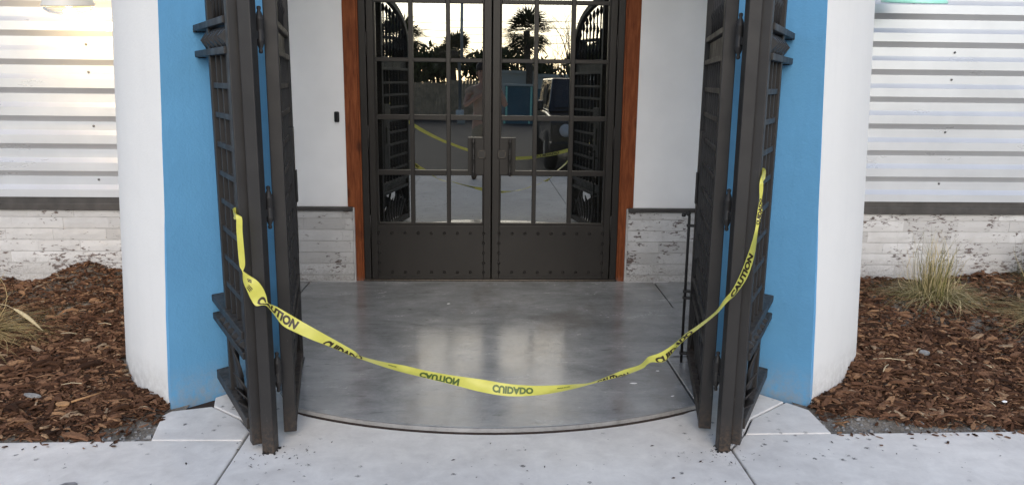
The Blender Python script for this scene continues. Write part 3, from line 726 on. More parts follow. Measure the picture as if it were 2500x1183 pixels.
def gate_leaf(origin, tip, so, label, bolt):
    d = Vector((tip[0]-origin[0], tip[1]-origin[1])); ang = math.atan2(d.y, d.x); Lf = .925
    t = thing('gate_leaf', label, 'gate leaf', (*origin, 0), ang)
    Y = lambda a: so*a                       # a > 0: the side that faces the passage
    m = MB(); m.box(0, .050, Y(0), Y(-.052), .03, 1.90); m.build('stile', M['metal'], t, bevel=.004, seg=3)
    m = MB(); m.box(Lf-.048, Lf, Y(0), Y(-.05), .03, 2.285); m.build('stile', M['metal'], t, bevel=.004)
    for z0, z1 in ((1.703, 1.728), (1.593, 1.618), (.472, .504), (.386, .416), (.030, .082)):
        m = MB(); m.box(.0501, Lf-.0481, Y(-.002), Y(-.048), z0, z1); m.build('rail', M['metal'], t, bevel=.003)
    # arched top rail, half of the gate's arch
    pts = [(.025+(Lf-.05)*(1-math.cos(a)), Y(-.025), 1.885+.40*math.sin(a)) for a in [i*PI/2/16 for i in range(17)]]
    m = MB()
    for p, q in zip(pts[:-1], pts[1:]): m.bar(p, q, .046, .05)
    m.build('arch_rail', M['metal'], t)
    vs = [.05+(Lf-.1)*i/8 for i in range(1, 8)]
    lattice(t, .0501, Lf-.0481, vs, Y, dz=.026)
    top = [1.885+.40*math.sin(math.acos(max(-1, 1-(u-.025)/(Lf-.05))))-.05 for u in vs]
    spears(t, vs, Y, 1.7285, top)
    for zc, ht in ((1.6555, .084), (.445, .055)):
        st = stud_mb(.0865, ht, .026)
        if so > 0: st.v = [(x, -y, z) for x, y, z in st.v]; st.f = [f[::-1] for f in st.f]
        me = st.mesh('stud', [M['metal']])
        for i in range(9):
            o = bpy.data.objects.new('stud', me); C.objects.link(o); o.parent = t; o.location = (.098+.0905*i, Y(-.026), zc)
    for i in range(7):
        a = (i-3)*.2
        o = petal_mb(.10, .27-.02*abs(i-3), .018, so).build('leaf_ornament', M['metal'], t); o.location = (Lf/2+(i-3)*.07, Y(-.03), .083); o.rotation_euler = (0, a, 0)
    for a, b_ in ((.06, .30), (Lf-.06, Lf-.30)): m = MB(); m.bar((a, Y(-.02), .10), (b_, Y(-.02), .38), .02, .012); m.build('brace', M['metal'], t)
    # lock box and cover plate near the free stile
    m = MB(); m.box(Lf-.21, Lf-.0485, Y(.004), Y(-.054), .62, 1.27); m.build('lock_box', M['metal'], t, bevel=.003)
    m = MB(); m.box(Lf-.15, Lf-.11, Y(.014), Y(.0042), .90, 1.06); m.build('lock_plate', M['iron'], t, bevel=.003)
    if bolt:
        bx, by = Lf-.075, Y(.032)
        m = MB(); m.tube([(bx, by, .022), (bx, by, .80), (bx, by, .825), (bx-.002, Y(.045), .838), (bx-.004, Y(.060), .832)], .0075, 10)
        for z in (.806,): m.lathe([(0, .83), (.010, .832), (.012, .842), (.008, .850), (0, .852)], (bx, Y(.036), 0), 10); m.lathe([(0, .820), (.010, .822), (.012, .832), (.008, .840), (0, .842)], (bx-.004, Y(.062), 0), 10)
        m.build('bolt_rod', M['iron'], t)
        for z in (.775, .42, .385, .075):
            m = MB(); m.box(bx-.014, bx+.014, Y(.044), Y(.0), z-.006, z+.006); m.build('bolt_keeper', M['iron'], t, bevel=.002)
    return t
gate_leaf((-.852, -2.628), (-1.024, -1.737), -1, 'dark arched lattice gate leaf swung open into the porch, left side', False)
gate_leaf((.884, -2.618), (1.062, -1.715), 1, 'dark arched lattice gate leaf with a long drop bolt, swung open, right side', True)

# ================================================================== CAUTION TAPE
ST = [(-0.995,-2.81,0.994,-0.973,-2.814,0.99),
 (-0.997,-2.81,0.94,-0.973,-2.814,0.931),
 (-0.996,-2.81,0.876,-0.971,-2.814,0.858),
 (-0.994,-2.81,0.812,-0.971,-2.814,0.803),
 (-0.989,-2.81,0.786,-0.981,-2.814,0.774),
 (-0.958,-2.816,0.763,-0.969,-2.854,0.746),
 (-0.923,-2.831,0.745,-0.96,-2.839,0.703),
 (-0.902,-2.835,0.717,-0.949,-2.835,0.671),
 (-0.893,-2.827,0.684,-0.93,-2.843,0.649),
 (-0.888,-2.825,0.655,-0.893,-2.845,0.651),
 (-0.862,-2.815,0.639,-0.862,-2.855,0.621),
 (-0.816,-2.825,0.615,-0.832,-2.845,0.571),
 (-0.754,-2.823,0.575,-0.782,-2.847,0.543),
 (-0.692,-2.822,0.537,-0.728,-2.848,0.517),
 (-0.63,-2.816,0.497,-0.648,-2.854,0.486),
 (-0.567,-2.813,0.457,-0.57,-2.857,0.451),
 (-0.535,-2.812,0.433,-0.529,-2.858,0.437),
 (-0.449,-2.813,0.41,-0.445,-2.857,0.406),
 (-0.367,-2.814,0.395,-0.366,-2.856,0.381),
 (-0.288,-2.815,0.375,-0.291,-2.855,0.361),
 (-0.172,-2.817,0.354,-0.177,-2.853,0.33),
 (-0.058,-2.823,0.339,-0.066,-2.847,0.297),
 (0.043,-2.823,0.321,0.04,-2.847,0.279),
 (0.144,-2.818,0.311,0.142,-2.852,0.283),
 (0.24,-2.814,0.311,0.238,-2.856,0.298),
 (0.322,-2.812,0.315,0.32,-2.858,0.318),
 (0.373,-2.825,0.326,0.371,-2.845,0.327),
 (0.441,-2.812,0.347,0.436,-2.858,0.351),
 (0.507,-2.813,0.375,0.504,-2.857,0.369),
 (0.568,-2.813,0.395,0.573,-2.857,0.397),
 (0.591,-2.813,0.416,0.589,-2.857,0.412),
 (0.605,-2.814,0.431,0.61,-2.856,0.423),
 (0.65,-2.818,0.449,0.66,-2.852,0.424),
 (0.703,-2.813,0.483,0.704,-2.857,0.482),
 (0.751,-2.812,0.528,0.75,-2.858,0.531),
 (0.798,-2.812,0.562,0.795,-2.858,0.568),
 (0.863,-2.811,0.617,0.858,-2.859,0.626),
 (0.895,-2.812,0.668,0.892,-2.858,0.668),
 (0.923,-2.813,0.705,0.926,-2.857,0.702),
 (0.951,-2.815,0.771,0.964,-2.855,0.763),
 (0.972,-2.815,0.839,0.983,-2.855,0.828),
 (0.987,-2.813,0.891,0.99,-2.857,0.884),
 (0.991,-2.833,0.956,1.001,-2.837,0.954),
 (1.001,-2.81,0.989,1.015,-2.814,0.987),
 (1.003,-2.81,1.026,1.02,-2.814,1.024),
 (1.007,-2.81,1.065,1.015,-2.814,1.062),
 (1.004,-2.81,1.101,1.017,-2.814,1.104),
 (1.003,-2.81,1.136,1.015,-2.814,1.134)]

def catmull(a, b, c, d, t):
    return .5*((2*b)+(-a+c)*t+(2*a-5*b+4*c-d)*t*t+(-a+3*b-3*c+d)*t**3)
def make_tape(stations, words, name, label, parent_group=None, sub=5):
    st = [np.array(s) for s in stations]; n = len(st); cs = []
    for i in range(n-1):
        a, b, c, d = st[max(i-1, 0)], st[i], st[i+1], st[min(i+2, n-1)]
        for k in range(sub): cs.append(catmull(a, b, c, d, k/sub))
    cs.append(st[-1]); cs = np.array(cs)
    top, bot = cs[:, :3], cs[:, 3:]; mid = (top+bot)/2
    s = np.concatenate([[0], np.cumsum(np.linalg.norm(np.diff(mid, axis=0), axis=1))])
    Wn = 5; vs = []; 
    tang = np.gradient(mid, axis=0); tang /= np.linalg.norm(tang, axis=1)[:, None]
    nrm = np.cross(tang, top-bot); ln = np.linalg.norm(nrm, axis=1)[:, None]; nrm = np.where(ln > 1e-5, nrm/np.maximum(ln, 1e-5), np.array([0, -1, 0])[None])
    nrm[nrm[:, 1] > 0] *= -1
    def at(u, v, off):
        i = np.clip(np.searchsorted(s, u)-1, 0, len(s)-2); f = (u-s[i])/(s[i+1]-s[i])
        T = top[i]*(1-f)+top[i+1]*f; B = bot[i]*(1-f)+bot[i+1]*f; Nn = nrm[i]*(1-f)+nrm[i+1]*f
        wd = np.linalg.norm(T-B); cup = .10*wd*(1-(2*v-1)**2)*(math.sin(u*23)*.6+.5)
        return B*(1-v)+T*v+Nn*(off-cup)
    for i in range(len(s)):
        for k in range(Wn): vs.append(at(min(s[i]+1e-6, s[-1]-1e-6), k/(Wn-1), 0))
    fs = [(i*Wn+k, (i+1)*Wn+k, (i+1)*Wn+k+1, i*Wn+k+1) for i in range(len(s)-1) for k in range(Wn-1)]
    m = MB(); m.add(vs, fs, True); o = m.build(name, M['tape'])
    tag(o, label, 'caution tape')
    def near(p): return s[np.argmin(np.linalg.norm(mid-np.array(p)[None], axis=1))]
    for word, p0, p1, v0, v1, flip, mat, clip0 in words:
        u0, u1 = near(p0), near(p1)
        cu = bpy.data.curves.new('lettering', 'FONT'); cu.body = word; cu.offset = .055; cu.resolution_u = 3
        tmp = bpy.data.objects.new('tmp', cu); C.objects.link(tmp)
        me = bpy.data.meshes.new_from_object(tmp.evaluated_get(bpy.context.evaluated_depsgraph_get()))
        bpy.data.objects.remove(tmp); bpy.data.curves.remove(cu)
        bm = bmesh.new(); bm.from_mesh(me)
        xs = [v.co.x for v in bm.verts]; ys = [v.co.y for v in bm.verts]; xa, xb, ya, yb = min(xs), max(xs), min(ys), max(ys)
        for v in bm.verts:
            f = (v.co.x-xa)/(xb-xa); h = (v.co.y-ya)/(yb-ya)
            if flip: h = 1-h
            v.co = Vector((u0+(u1-u0)*f, v0+(v1-v0)*h, 0))
        for co, no in (((0, .02, 0), (0, -1, 0)), ((0, .98, 0), (0, 1, 0)), ((clip0, 0, 0), (-1, 0, 0))):
            bmesh.ops.bisect_plane(bm, geom=bm.verts[:]+bm.edges[:]+bm.faces[:], plane_co=co, plane_no=no, clear_outer=True)
        cuts = np.arange(u0, u1, .012)
        for c_ in cuts: bmesh.ops.bisect_plane(bm, geom=bm.verts[:]+bm.edges[:]+bm.faces[:], plane_co=(c_, 0, 0), plane_no=(1, 0, 0))
        for c_ in (.25, .5, .75): bmesh.ops.bisect_plane(bm, geom=bm.verts[:]+bm.edges[:]+bm.faces[:], plane_co=(0, c_, 0), plane_no=(0, 1, 0))
        flat = [(v.co.x, v.co.y) for v in bm.verts]; bm.verts.index_update(); tri = [[v.index for v in f.verts] for f in bm.faces]
        bm.free(); bpy.data.meshes.remove(me)
        m = MB()
        for off in (.0009, -.0009): m.add([at(min(max(a, 0), s[-1]-1e-6), b, off) for a, b in flat], tri)
        m.build('lettering', M[mat], o)
    return o, at, near
ST = [(-1.003, -2.706, 1.012, -1.000, -2.708, .985), (-1.032, -2.722, 1.008, -1.030, -2.724, .975), (-1.016, -2.772, 1.002, -1.010, -2.776, .972)]+ST+[(1.018, -2.792, 1.168, 1.022, -2.794, 1.135), (1.046, -2.742, 1.178, 1.046, -2.744, 1.145), (1.020, -2.708, 1.182, 1.020, -2.710, 1.150)]
K = -2.835
tape, at, near = make_tape(ST, [
    ('CAUTION', (-.945, K, .66), (-.776, K, .574), .16, .86, False, 'ink', 0),
    ('CUIDADO', (-.675, K, .499), (-.535, K, .440), -.42, .66, False, 'ink', 0),
    ('CAUTION', (-.306, K, .363), (-.151, K, .323), -.06, .76, True, 'ink_back', 0),
    ('CUIDADO', (-.025, K, .31), (.135, K, .292), .17, .80, True, 'ink_back', 0),
    ('CAUTION', (.393, K, .333), (.515, K, .373), -.55, .50, False, 'ink', 0),
    ('CUIDADO', (.627, K, .434), (.772, K, .540), -.12, .62, False, 'ink', 0),
    ('CAUTION', (.908, K, .69), (.988, K, .856), .16, .86, False, 'ink', 0),
    ('CUIDADO', (.995, K, .977), (1.002, K, 1.075), .0, .9, False, 'ink', 0),
    ('MADE IN USA', (-.432, K, .406), (-.392, K, .394), .50, .66, True, 'ink_back', 0),
    ('MADE IN USA', (.235, K, .305), (.292, K, .312), .55, .70, True, 'ink_back', 0),
    ], 'caution_tape', 'yellow caution tape sagging across the open gateway, lettered CAUTION and CUIDADO')
# small printed flag emblem with stars and stripes near the left end
u0 = near((-.966, K, .738)); m = MB()
for off in (.001, -.001):
    for k in range(3): m.add([at(u0+a, b, off) for a, b in ((.008, .36-.11*k), (.030, .42-.11*k), (.032, .37-.11*k), (.009, .31-.11*k))], [(0, 1, 2, 3)])
    m.add([at(u0+a, b, off) for a, b in ((-.012, .62), (.004, .78), (.012, .60), (-.002, .48))], [(0, 1, 2, 3)])
m.build('flag_emblem', M['ink'], tape)

# ================================================================== MULCH BEDS
def pill_out(sg, x, y):
    # outer white face of the pillar as a polyline (positive x side); true if the point lies outside it
    pts = [(1.482, -2.40), (1.505, -2.318), (1.655, -2.185), (1.81, -2.015), (1.94, -1.848), (1.980, -1.785), (1.93, -1.65), (1.87, -1.4), (1.64, -1.4), (1.64, 0)]
    if y < pts[0][1]: return x > 1.482+(pts[0][1]-y)*0.0
    for (ax, ay), (bx, by) in zip(pts[:-1], pts[1:]):
        if ay <= y <= by:
            f = (y-ay)/(by-ay+1e-9); return x > ax+(bx-ax)*f
    return False
def front_y(sg, x): return (-2.645-.0135*(x-1.46)*1.2) if sg < 0 else (-2.604+.013*(x-1.481))
def hgt(sg, x, y):
    h = .035*min(1, max(0, (y-front_y(sg, x))/.35))*(1 if x > 1.9 else max(.15, (x-1.45)/.45))
    h += .018*math.sin(x*5.1+y*3.3)*math.sin(y*4.7+1.3)+.010*math.sin(x*11+y*7)
    if sg < 0: h += .105*math.exp(-((x-2.98)/.22)**2-((y+.05)/.30)**2)
    else: h += .05*math.exp(-((x-3.9)/.5)**2-((y+.12)/.3)**2)+.04*math.exp(-((x-3.05)/.35)**2-((y+.75)/.35)**2)
    edge = min(1, max(0, (y-front_y(sg, x))/.10)); 
    return max(h, -.004)*edge-.006+.0*edge
def dirt_zone(sg, x, y):
    # bare sandy strip beside the apron
    d = y-front_y(sg, x)
    if sg < 0: return x < 1.70 and d < .30-.9*(x-1.46) 
    return (x < 1.95 and d < .20-.30*(x-1.48)) or d < .035
bed_labels = {-1: 'mulch', 1: 'mulch'}
for sg in (-1, 1):
    # soil sheet
    nx, ny = 120, 90; vs = []; idx = {}; fs = []
    xs = np.linspace(1.44, 5.0, nx); ys = np.linspace(-2.66, -.001, ny)
    for j, y in enumerate(ys):
        for i, x in enumerate(xs):
            yy = max(y, front_y(sg, x)+.002)
            vs.append((sg*x, yy, hgt(sg, x, yy)-.004))
    m = MB()
    m.add(vs, [((j*nx+i, j*nx+i+1, (j+1)*nx+i+1, (j+1)*nx+i) if sg > 0 else (j*nx+i+1, j*nx+i, (j+1)*nx+i, (j+1)*nx+i+1)) for j in range(ny-1) for i in range(nx-1)], True)
    tag(m.build('planting_bed', M['dirt']), kind='structure')
    m = MB(); 
    # chips
    def chips(N, xr, yr, big=1.0):
        V, Fc = [], []
        r = rng; k = 0
        while k < N:
            x, y = r.uniform(*xr), r.uniform(*yr)
            if not pill_out(sg, x, y) or y < front_y(sg, x)+.012 or y > -.028: continue
            if dirt_zone(sg, x+r.normal(0, .05), y+r.normal(0, .03)) and r.random() > .05: continue
            k += 1
            L = r.lognormal(-3.56, .50)*big; W = L*r.uniform(.16, .50); T = W*r.uniform(.14, .34)
            L, W = min(L, .12), min(W, .032)
            yaw = r.normal(0, .75) if r.random() < .7 else r.uniform(0, PI)
            e = Euler((r.normal(0, .28), r.normal(0, .20), yaw))
            mt = e.to_matrix()
            z = hgt(sg, x, y)+r.uniform(.000, .020)
            c1, c2 = r.uniform(-.25, .25), r.uniform(.5, .9); bend = r.uniform(-.12, .2)*L
            prof = [(-.5, r.uniform(.15, .5), 0), (-.2, r.uniform(.7, 1), bend), (.22, r.uniform(.7, 1), bend), (.5, r.uniform(.1, .55), 0)]
            b0 = len(V)
            for (a, wd, bz) in prof:
                sh = c1*a*W
                for sy, sz in ((-1, -1), (1, -1), (.8, 1), (-.8, 1)):
                    p = mt @ Vector((a*L, sy*wd*W/2+sh, sz*T/2+bz)); V.append((sg*x+p.x, y+p.y, z+p.z))
            for q in range(3):
                o = b0+q*4
                for s_ in range(4): Fc.append((o+s_, o+(s_+1) % 4, o+4+(s_+1) % 4, o+4+s_))
            Fc += [(b0+3, b0+2, b0+1, b0), (b0+12, b0+13, b0+14, b0+15)]
        return V, Fc
    V, Fc = chips(30000, (1.5, 4.6), (-2.64, -.03))
    V2, F2 = chips(6500, (1.5, 3.0), (-2.64, -1.3), 1.15)
    o_ = len(V); V += V2; Fc += [tuple(i+o_ for i in f) for f in F2]
    m = MB(); m.add(V, Fc); tag(m.build('bark_mulch', M['chip']), kind='stuff')
    # little stones and crumbs on the bare dirt
    V, Fc = [], []
    r = np.random.default_rng(5)
    for k in range(700):
        x = r.uniform(1.46, 2.6); y = front_y(sg, x)+r.uniform(.0, .28)
        if not pill_out(sg, x, y) or not dirt_zone(sg, x, y): continue
        s_ = r.lognormal(-5.6, .5); z = hgt(sg, x, y); b0 = len(V)
        for c in ((-1, -1, 0), (1, -.8, 0), (.9, 1, 0), (-1.1, .9, 0), (-.5, -.4, .9), (.6, -.5, .8), (.4, .6, .9), (-.6, .5, .7)): V.append((sg*x+c[0]*s_*r.uniform(.7, 1.2), y+c[1]*s_, z-.003+c[2]*s_))
        for f in ((0, 1, 5, 4), (1, 2, 6, 5), (2, 3, 7, 6), (3, 0, 4, 7), (4, 5, 6, 7)): Fc.append(tuple(b0+i for i in f))
    m = MB(); m.add(V, Fc); tag(m.build('loose_gravel', M['stone']), kind='stuff')

# dead leaves and grit scattered on the paving
V, Fc = [], []; r = np.random.default_rng(9)
for k in range(260):
    if k < 110: a = (-.9, -2.8) if k % 2 else (.95, -2.8); x, y = a[0]+r.normal(0, .10), a[1]+r.normal(0, .07)
    else: x, y = r.uniform(-2.2, 2.4), r.uniform(-3.3, -2.66)
    if math.hypot(x, 0) < .95 and y > -2.62: continue
    s_ = r.lognormal(-5.8, .45); b0 = len(V); e = Euler((r.normal(0, .2), r.normal(0, .2), r.uniform(0, 6.28))).to_matrix()
    for a, b, c in ((-1.3, 0, 0), (0, -.5, .15), (1.4, 0, 0), (0, .55, .1), (0, 0, .5)):
        p = e @ Vector((a*s_, b*s_, c*s_)); V.append((x+p.x, y+p.y, .003+p.z))
    Fc += [(b0, b0+1, b0+4), (b0+1, b0+2, b0+4), (b0+2, b0+3, b0+4), (b0+3, b0, b0+4)]
m = MB(); m.add(V, Fc); tag(m.build('leaf_crumbs', M['soil']), kind='stuff')

V, Fc = [], []; r = np.random.default_rng(31)
for k in range(150):
    sg = r.choice((-1, 1)); x = r.uniform(1.5, 3.2); y = front_y(sg, x)-abs(r.normal(0, .045))-.004; L = r.uniform(.008, .034); W = L*r.uniform(.25, .5); e = Euler((r.normal(0, .1), r.normal(0, .1), r.uniform(0, 6.28))).to_matrix(); b0 = len(V)
    for a, b, c_ in ((-.5, -.2, 0), (.4, -.5, 0), (.5, .3, 0), (-.3, .5, 0), (-.4, -.1, .25), (.3, -.3, .3), (.4, .2, .25), (-.2, .3, .3)):
        p = e @ Vector((a*L, b*W, c_*W)); V.append((sg*x+p.x, y+p.y, .003+p.z))
    for f in ((0, 1, 5, 4), (1, 2, 6, 5), (2, 3, 7, 6), (3, 0, 4, 7), (4, 5, 6, 7)): Fc.append(tuple(b0+i for i in f))
m = MB(); m.add(V, Fc); tag(m.build('spilled_bark', M['chip']), kind='stuff')

# distinct pieces lying about
def chunk(name, label, cat, loc, poly, th, mat, rot=(0, 0, 0), group=None, bev=.002):
    m = MB(); m.prism(poly, 0, th, [(x*.93, y*.9) for x, y in poly]); o = m.build(name, mat, None, bevel=bev); o.location = loc; o.rotation_euler = rot
    return tag(o, label, cat, group)
def blob(n, a, b, seed, jag=.15):
    q = random.Random(seed); return [(a*math.cos(2*PI*i/n)*q.uniform(1-jag, 1), b*math.sin(2*PI*i/n)*q.uniform(1-jag, 1)) for i in range(n)]
chunk('wood_chip', 'pale rounded wood chip near the front edge of the left mulch bed', 'wood chip', (-1.955, -2.385, .052), blob(12, .034, .020, 1), .008, M['chip_tan'], (.15, .05, .1))
m = MB(); m.tube([(0, 0, 0), (.05, .035, .008), (.10, .075, .014)], [.005, .0045, .003], 6); o = m.build('twig', M['chip_tan']); o.location = (-1.925, -2.372, .058)
tag(o, 'short tan twig lying beside the pale rounded chip in the left bed', 'twig')
chunk('bark_slab', 'wide flat brown bark slab at the front of the left mulch bed', 'bark', (-1.80, -2.47, .030), blob(9, .055, .018, 4, .3), .010, M['chip'], (.1, .0, .1))
chunk('bark_slab', 'grey weathered bark slab at the left edge of the photograph', 'bark', (-2.14, -2.30, .055), blob(9, .05, .016, 6, .3), .012, M['stone'], (.1, .1, -.05))
chunk('stone', 'smooth grey stone in the middle of the right mulch bed', 'stone', (2.385, -1.73, .040), blob(10, .034, .026, 8, .1), .028, M['stone'], (.2, .1, 0), bev=.010)
chunk('litter', 'scrap of white litter on the front of the right mulch bed', 'litter', (2.41, -2.38, .045), blob(5, .018, .010, 3), .004, M['paper'], (.2, 0, .2))
chunk('stone_chip', 'flat hexagonal grey stone chip on the left pavement', 'stone chip', (-1.613, -3.018, .0), [(-.036, -.006), (-.018, -.020), (.026, -.016), (.034, .004), (.020, .018), (-.016, .016)], .006, M['stone'], (0, 0, .1))
for i, (x, y, lab) in enumerate(((.700, -2.075, 'larger scrap of white paper on the porch floor, nearer the tape'), (.862, -1.905, 'smaller scrap of white paper beside the right floor joint'), (-.295, -.64, 'scrap of white paper on the porch floor near the doors'), (.86, -2.24, 'pale flake in place of a bluish light streak at the right end of the curved step'))):  # last one is a flake standing in for a bluish streak of light
    chunk('paper_and_glint', lab, 'paper scrap', (x, y, .0205), blob(6, .020 if i == 0 else .013, .008, 20+i, .4), .0015, M['paper'], (0, 0, .2*i), 'paper scraps on the porch floor', bev=0)
for i, (x, y, a, L, sg) in enumerate(((2.02, -2.02, .9, .13, 1), (2.11, -1.88, -.3, .16, 1), (2.34, -2.40, 1.35, .07, 1), (2.47, -1.92, 1.5, .08, 1), (2.62, -1.93, 1.7, .06, 1), (2.36, -1.72, .7, .06, 1), (-2.02, -2.18, -.05, .10, -1), (-2.42, -1.42, .1, .09, -1), (-2.30, -1.25, -.4, .10, -1))):
    m = MB(); m.tube([(-L/2, 0, 0), (0, .004, .006), (L/2, 0, .0)], .0022, 5); o = m.build('straw', M['straw']); o.location = (x, y, hgt(sg, abs(x), y)+.032); o.rotation_euler = (0, random.uniform(-.1, .2), a)
    tag(o, 'loose pale straw stalk lying on the %s mulch bed' % ('right' if sg > 0 else 'left'), 'straw', 'straw stalks on the %s mulch bed' % ('right' if sg > 0 else 'left'))

# ================================================================== ORNAMENTAL GRASSES
def grass(label, loc, n, hgt_, spread, mat, seed, heads=(), flop=.5, lean=0.0):
    t = thing('grass_clump', label, 'grass clump', loc)
    r = np.random.default_rng(seed); V, Fc = [], []
    def blade(base, az, h, out, wd, droop, seg=7):
        b0 = len(V); side = Vector((-math.sin(az), math.cos(az), 0)); dr_ = Vector((math.cos(az), math.sin(az), 0)); tw = r.uniform(-.6, .6)
        side = (side*math.cos(tw)+dr_*math.sin(tw))
        wig = r.normal(0, .045)
        for i in range(seg+1):
            f = i/seg; x = out*(f**1.6); z = h*(f-droop*f**2.6)
            p = Vector(base)+dr_*x+Vector((0, 0, max(z, .004+.01*r.random())))+side*wig*math.sin(f*3)
            wv = wd*(1-f**2.2)+.0004
            V.append(tuple(p-side*wv/2)); V.append(tuple(p+side*wv/2))
        for i in range(seg): Fc.append((b0+2*i, b0+2*i+1, b0+2*i+3, b0+2*i+2))
        return Vector(base)+dr_*out+Vector((0, 0, h*(1-droop)))
    for k in range(n):
        az = r.uniform(0, 2*PI); rad = abs(r.normal(0, .07)); fl = r.random()
        base = (rad*math.cos(az), rad*math.sin(az), -.01); az2 = az+r.normal(0, .5)
        if fl < flop: h = hgt_*r.uniform(.25, .65); out = spread*r.uniform(.45, 1.25); dp = r.uniform(.55, 1.05)
        else: h = hgt_*r.uniform(.45, 1.1); out = spread*r.uniform(.02, .5); dp = r.uniform(0, .35)
        out_ = out
        blade(base, az2, h, out_, r.uniform(.0022, .0046), dp)
    m = MB(); m.add(V, Fc, True); o = m.build('blades', mat, t); o['kind'] = 'stuff'
    for i, (az, h, out) in enumerate(heads):
        m = MB(); d = Vector((math.cos(az), math.sin(az), 0)); pts = [Vector((0, 0, 0))+d*out*(f**1.4)+Vector((0, 0, h*(f-.55*f**3))) for f in [j/10 for j in range(11)]]
        m.tube(pts, .0016, 5); m.build('stalk', M['straw'], t)
        m = MB(); e = pts[-1]; dirn = (pts[-1]-pts[-2]).normalized(); q = np.random.default_rng(i)
        m.tube([e+dirn*.16*f-Vector((0, 0, .05*f*f)) for f in [j/8 for j in range(9)]], [.004, .008, .010, .011, .011, .010, .008, .005, .001], 8)
        for k in range(260):
            f = q.random(); p = e+dirn*.16*f-Vector((0, 0, .05*f*f)); v = Vector(q.normal(0, 1, 3)).normalized(); rr = .019*math.sin(PI*min(.98, f+.1))+.003
            s_ = v.cross(dirn).normalized()*.0007; tip = p+v*rr+dirn*.012; b0 = len(m.v); m.add([p-s_, p+s_, tip], [(0, 1, 2)])
        m.build('seed_head', M['seed'], t)
    return t
grass('tall half-green grass clump with dry blades, in the middle of the right bed', (3.02, -.70, .05), 950, .54, .34, M['grass_mix'], 1, flop=.70)
grass('golden dry grass clump cut off by the right edge of the photograph', (3.64, -1.10, .03), 900, .40, .50, M['grass_dry'], 2, flop=.62)
grass('wispy grey-green grass clump against the right brick wall', (4.13, -.24, .03), 420, .50, .36, M['grass_green'], 3, flop=.5)
grass('dry grass clump with a fluffy seed head at the left edge of the photograph', (-2.96, -1.45, .03), 850, .48, .46, M['grass_dry'], 4, heads=((.05, .42, .26), (2.6, .5, .2)), flop=.6)

# ================================================================== BEHIND THE CAMERA (seen mirrored in the door glass)
def boards(x0, x1, y, z0, z1, mat, parent, w_=.14):
    m = MB(); x = x0; q = random.Random(2)
    while x < x1: m.box(x, x+w_-.008, y-.012, y+.012+q.uniform(-.004, .004), z0, z1+q.uniform(-.02, .02)); x += w_
    return tag(m.build('boards', mat, parent), kind='stuff')
fn = thing('wooden_fence', 'weathered plank fence at the far side of the car park', 'fence', (-9, -28.3, -.13))
boards(-16, 9.4, 0, .03, 1.63, M['fence'], fn)
for i in range(12):
    m = MB(); m.box(-15.9+i*2.25, -15.8+i*2.25, -.12, -.02, 0, 1.68); m.build('post', M['fence'], fn)
bl = thing('blue_shed', 'blue boarded shed with pale trim across the car park', 'shed', (2.2, -26.5, -.13))
m = MB(); m.box(-1.45, 1.6, -1.2, 0, 0, 1.42); m.build('walls', M['blue_wall'], bl)
m = MB(); m.box(-1.55, 1.7, -1.3, .08, 1.42, 1.50); m.build('roof', M['pale_wall'], bl)
for x in (-1.45, -.45, .55, 1.53): 
    m = MB(); m.box(x, x+.08, .002, .04, 0, 1.40); m.build('trim', M['mint'], bl)
wb = thing('pale_building', 'low pale building behind the blue shed', 'building', (4.0, -33, -.13))
m = MB(); m.box(-3.3, 5, -5, 0, 0, 1.95); m.build('walls', M['pale_wall'], wb)
m = MB(); m.box(-3.4, 5.1, -5.1, .1, 1.95, 2.1); m.build('roof', M['pale_wall'], wb)
def leafy(parent, name, mat, blobs, n, ls, seed):
    r = np.random.default_rng(seed); V, Fc = [], []
    for cx, cy, cz, rx, ry, rz in blobs:
        for k in range(n):
            v = r.normal(0, 1, 3); v /= np.linalg.norm(v); q = r.uniform(.45, 1.08)
            p = Vector((cx+v[0]*rx*q, cy+v[1]*ry*q, cz+v[2]*rz*q)); e = Euler(r.uniform(0, 6.28, 3)).to_matrix(); s_ = ls*r.uniform(.6, 1.5); b0 = len(V)
            for a, b in ((-1, 0), (0, -.45), (1.2, 0), (0, .45)): V.append(tuple(p+e @ Vector((a*s_, b*s_, 0))))
            Fc.append((b0, b0+1, b0+2, b0+3))
    m = MB(); m.add(V, Fc); return m.build(name, mat, parent)
q = random.Random(4)
for i in range(22):
    x = -34+i*3.1+q.uniform(-.6, .6); h = q.uniform(2.6, 4.6); y = -46+q.uniform(-4, 4)
    t = thing('tree', 'dark bushy tree in the row beyond the car park fence', 'tree', (x, y, -.13), group='trees beyond the car park')
    m = MB(); m.tube([(0, 0, 0), (.1, 0, h*.4), (.0, .1, h*.7)], [.16, .12, .05], 7); m.build('trunk', M['bark'], t)
    leafy(t, 'crown', M['foliage'], [(q.uniform(-1, 1), q.uniform(-.8, .8), h*q.uniform(.42, .8), q.uniform(1.0, 1.7), 1.2, q.uniform(.7, 1.2)) for _ in range(5)], 430, .18, i)
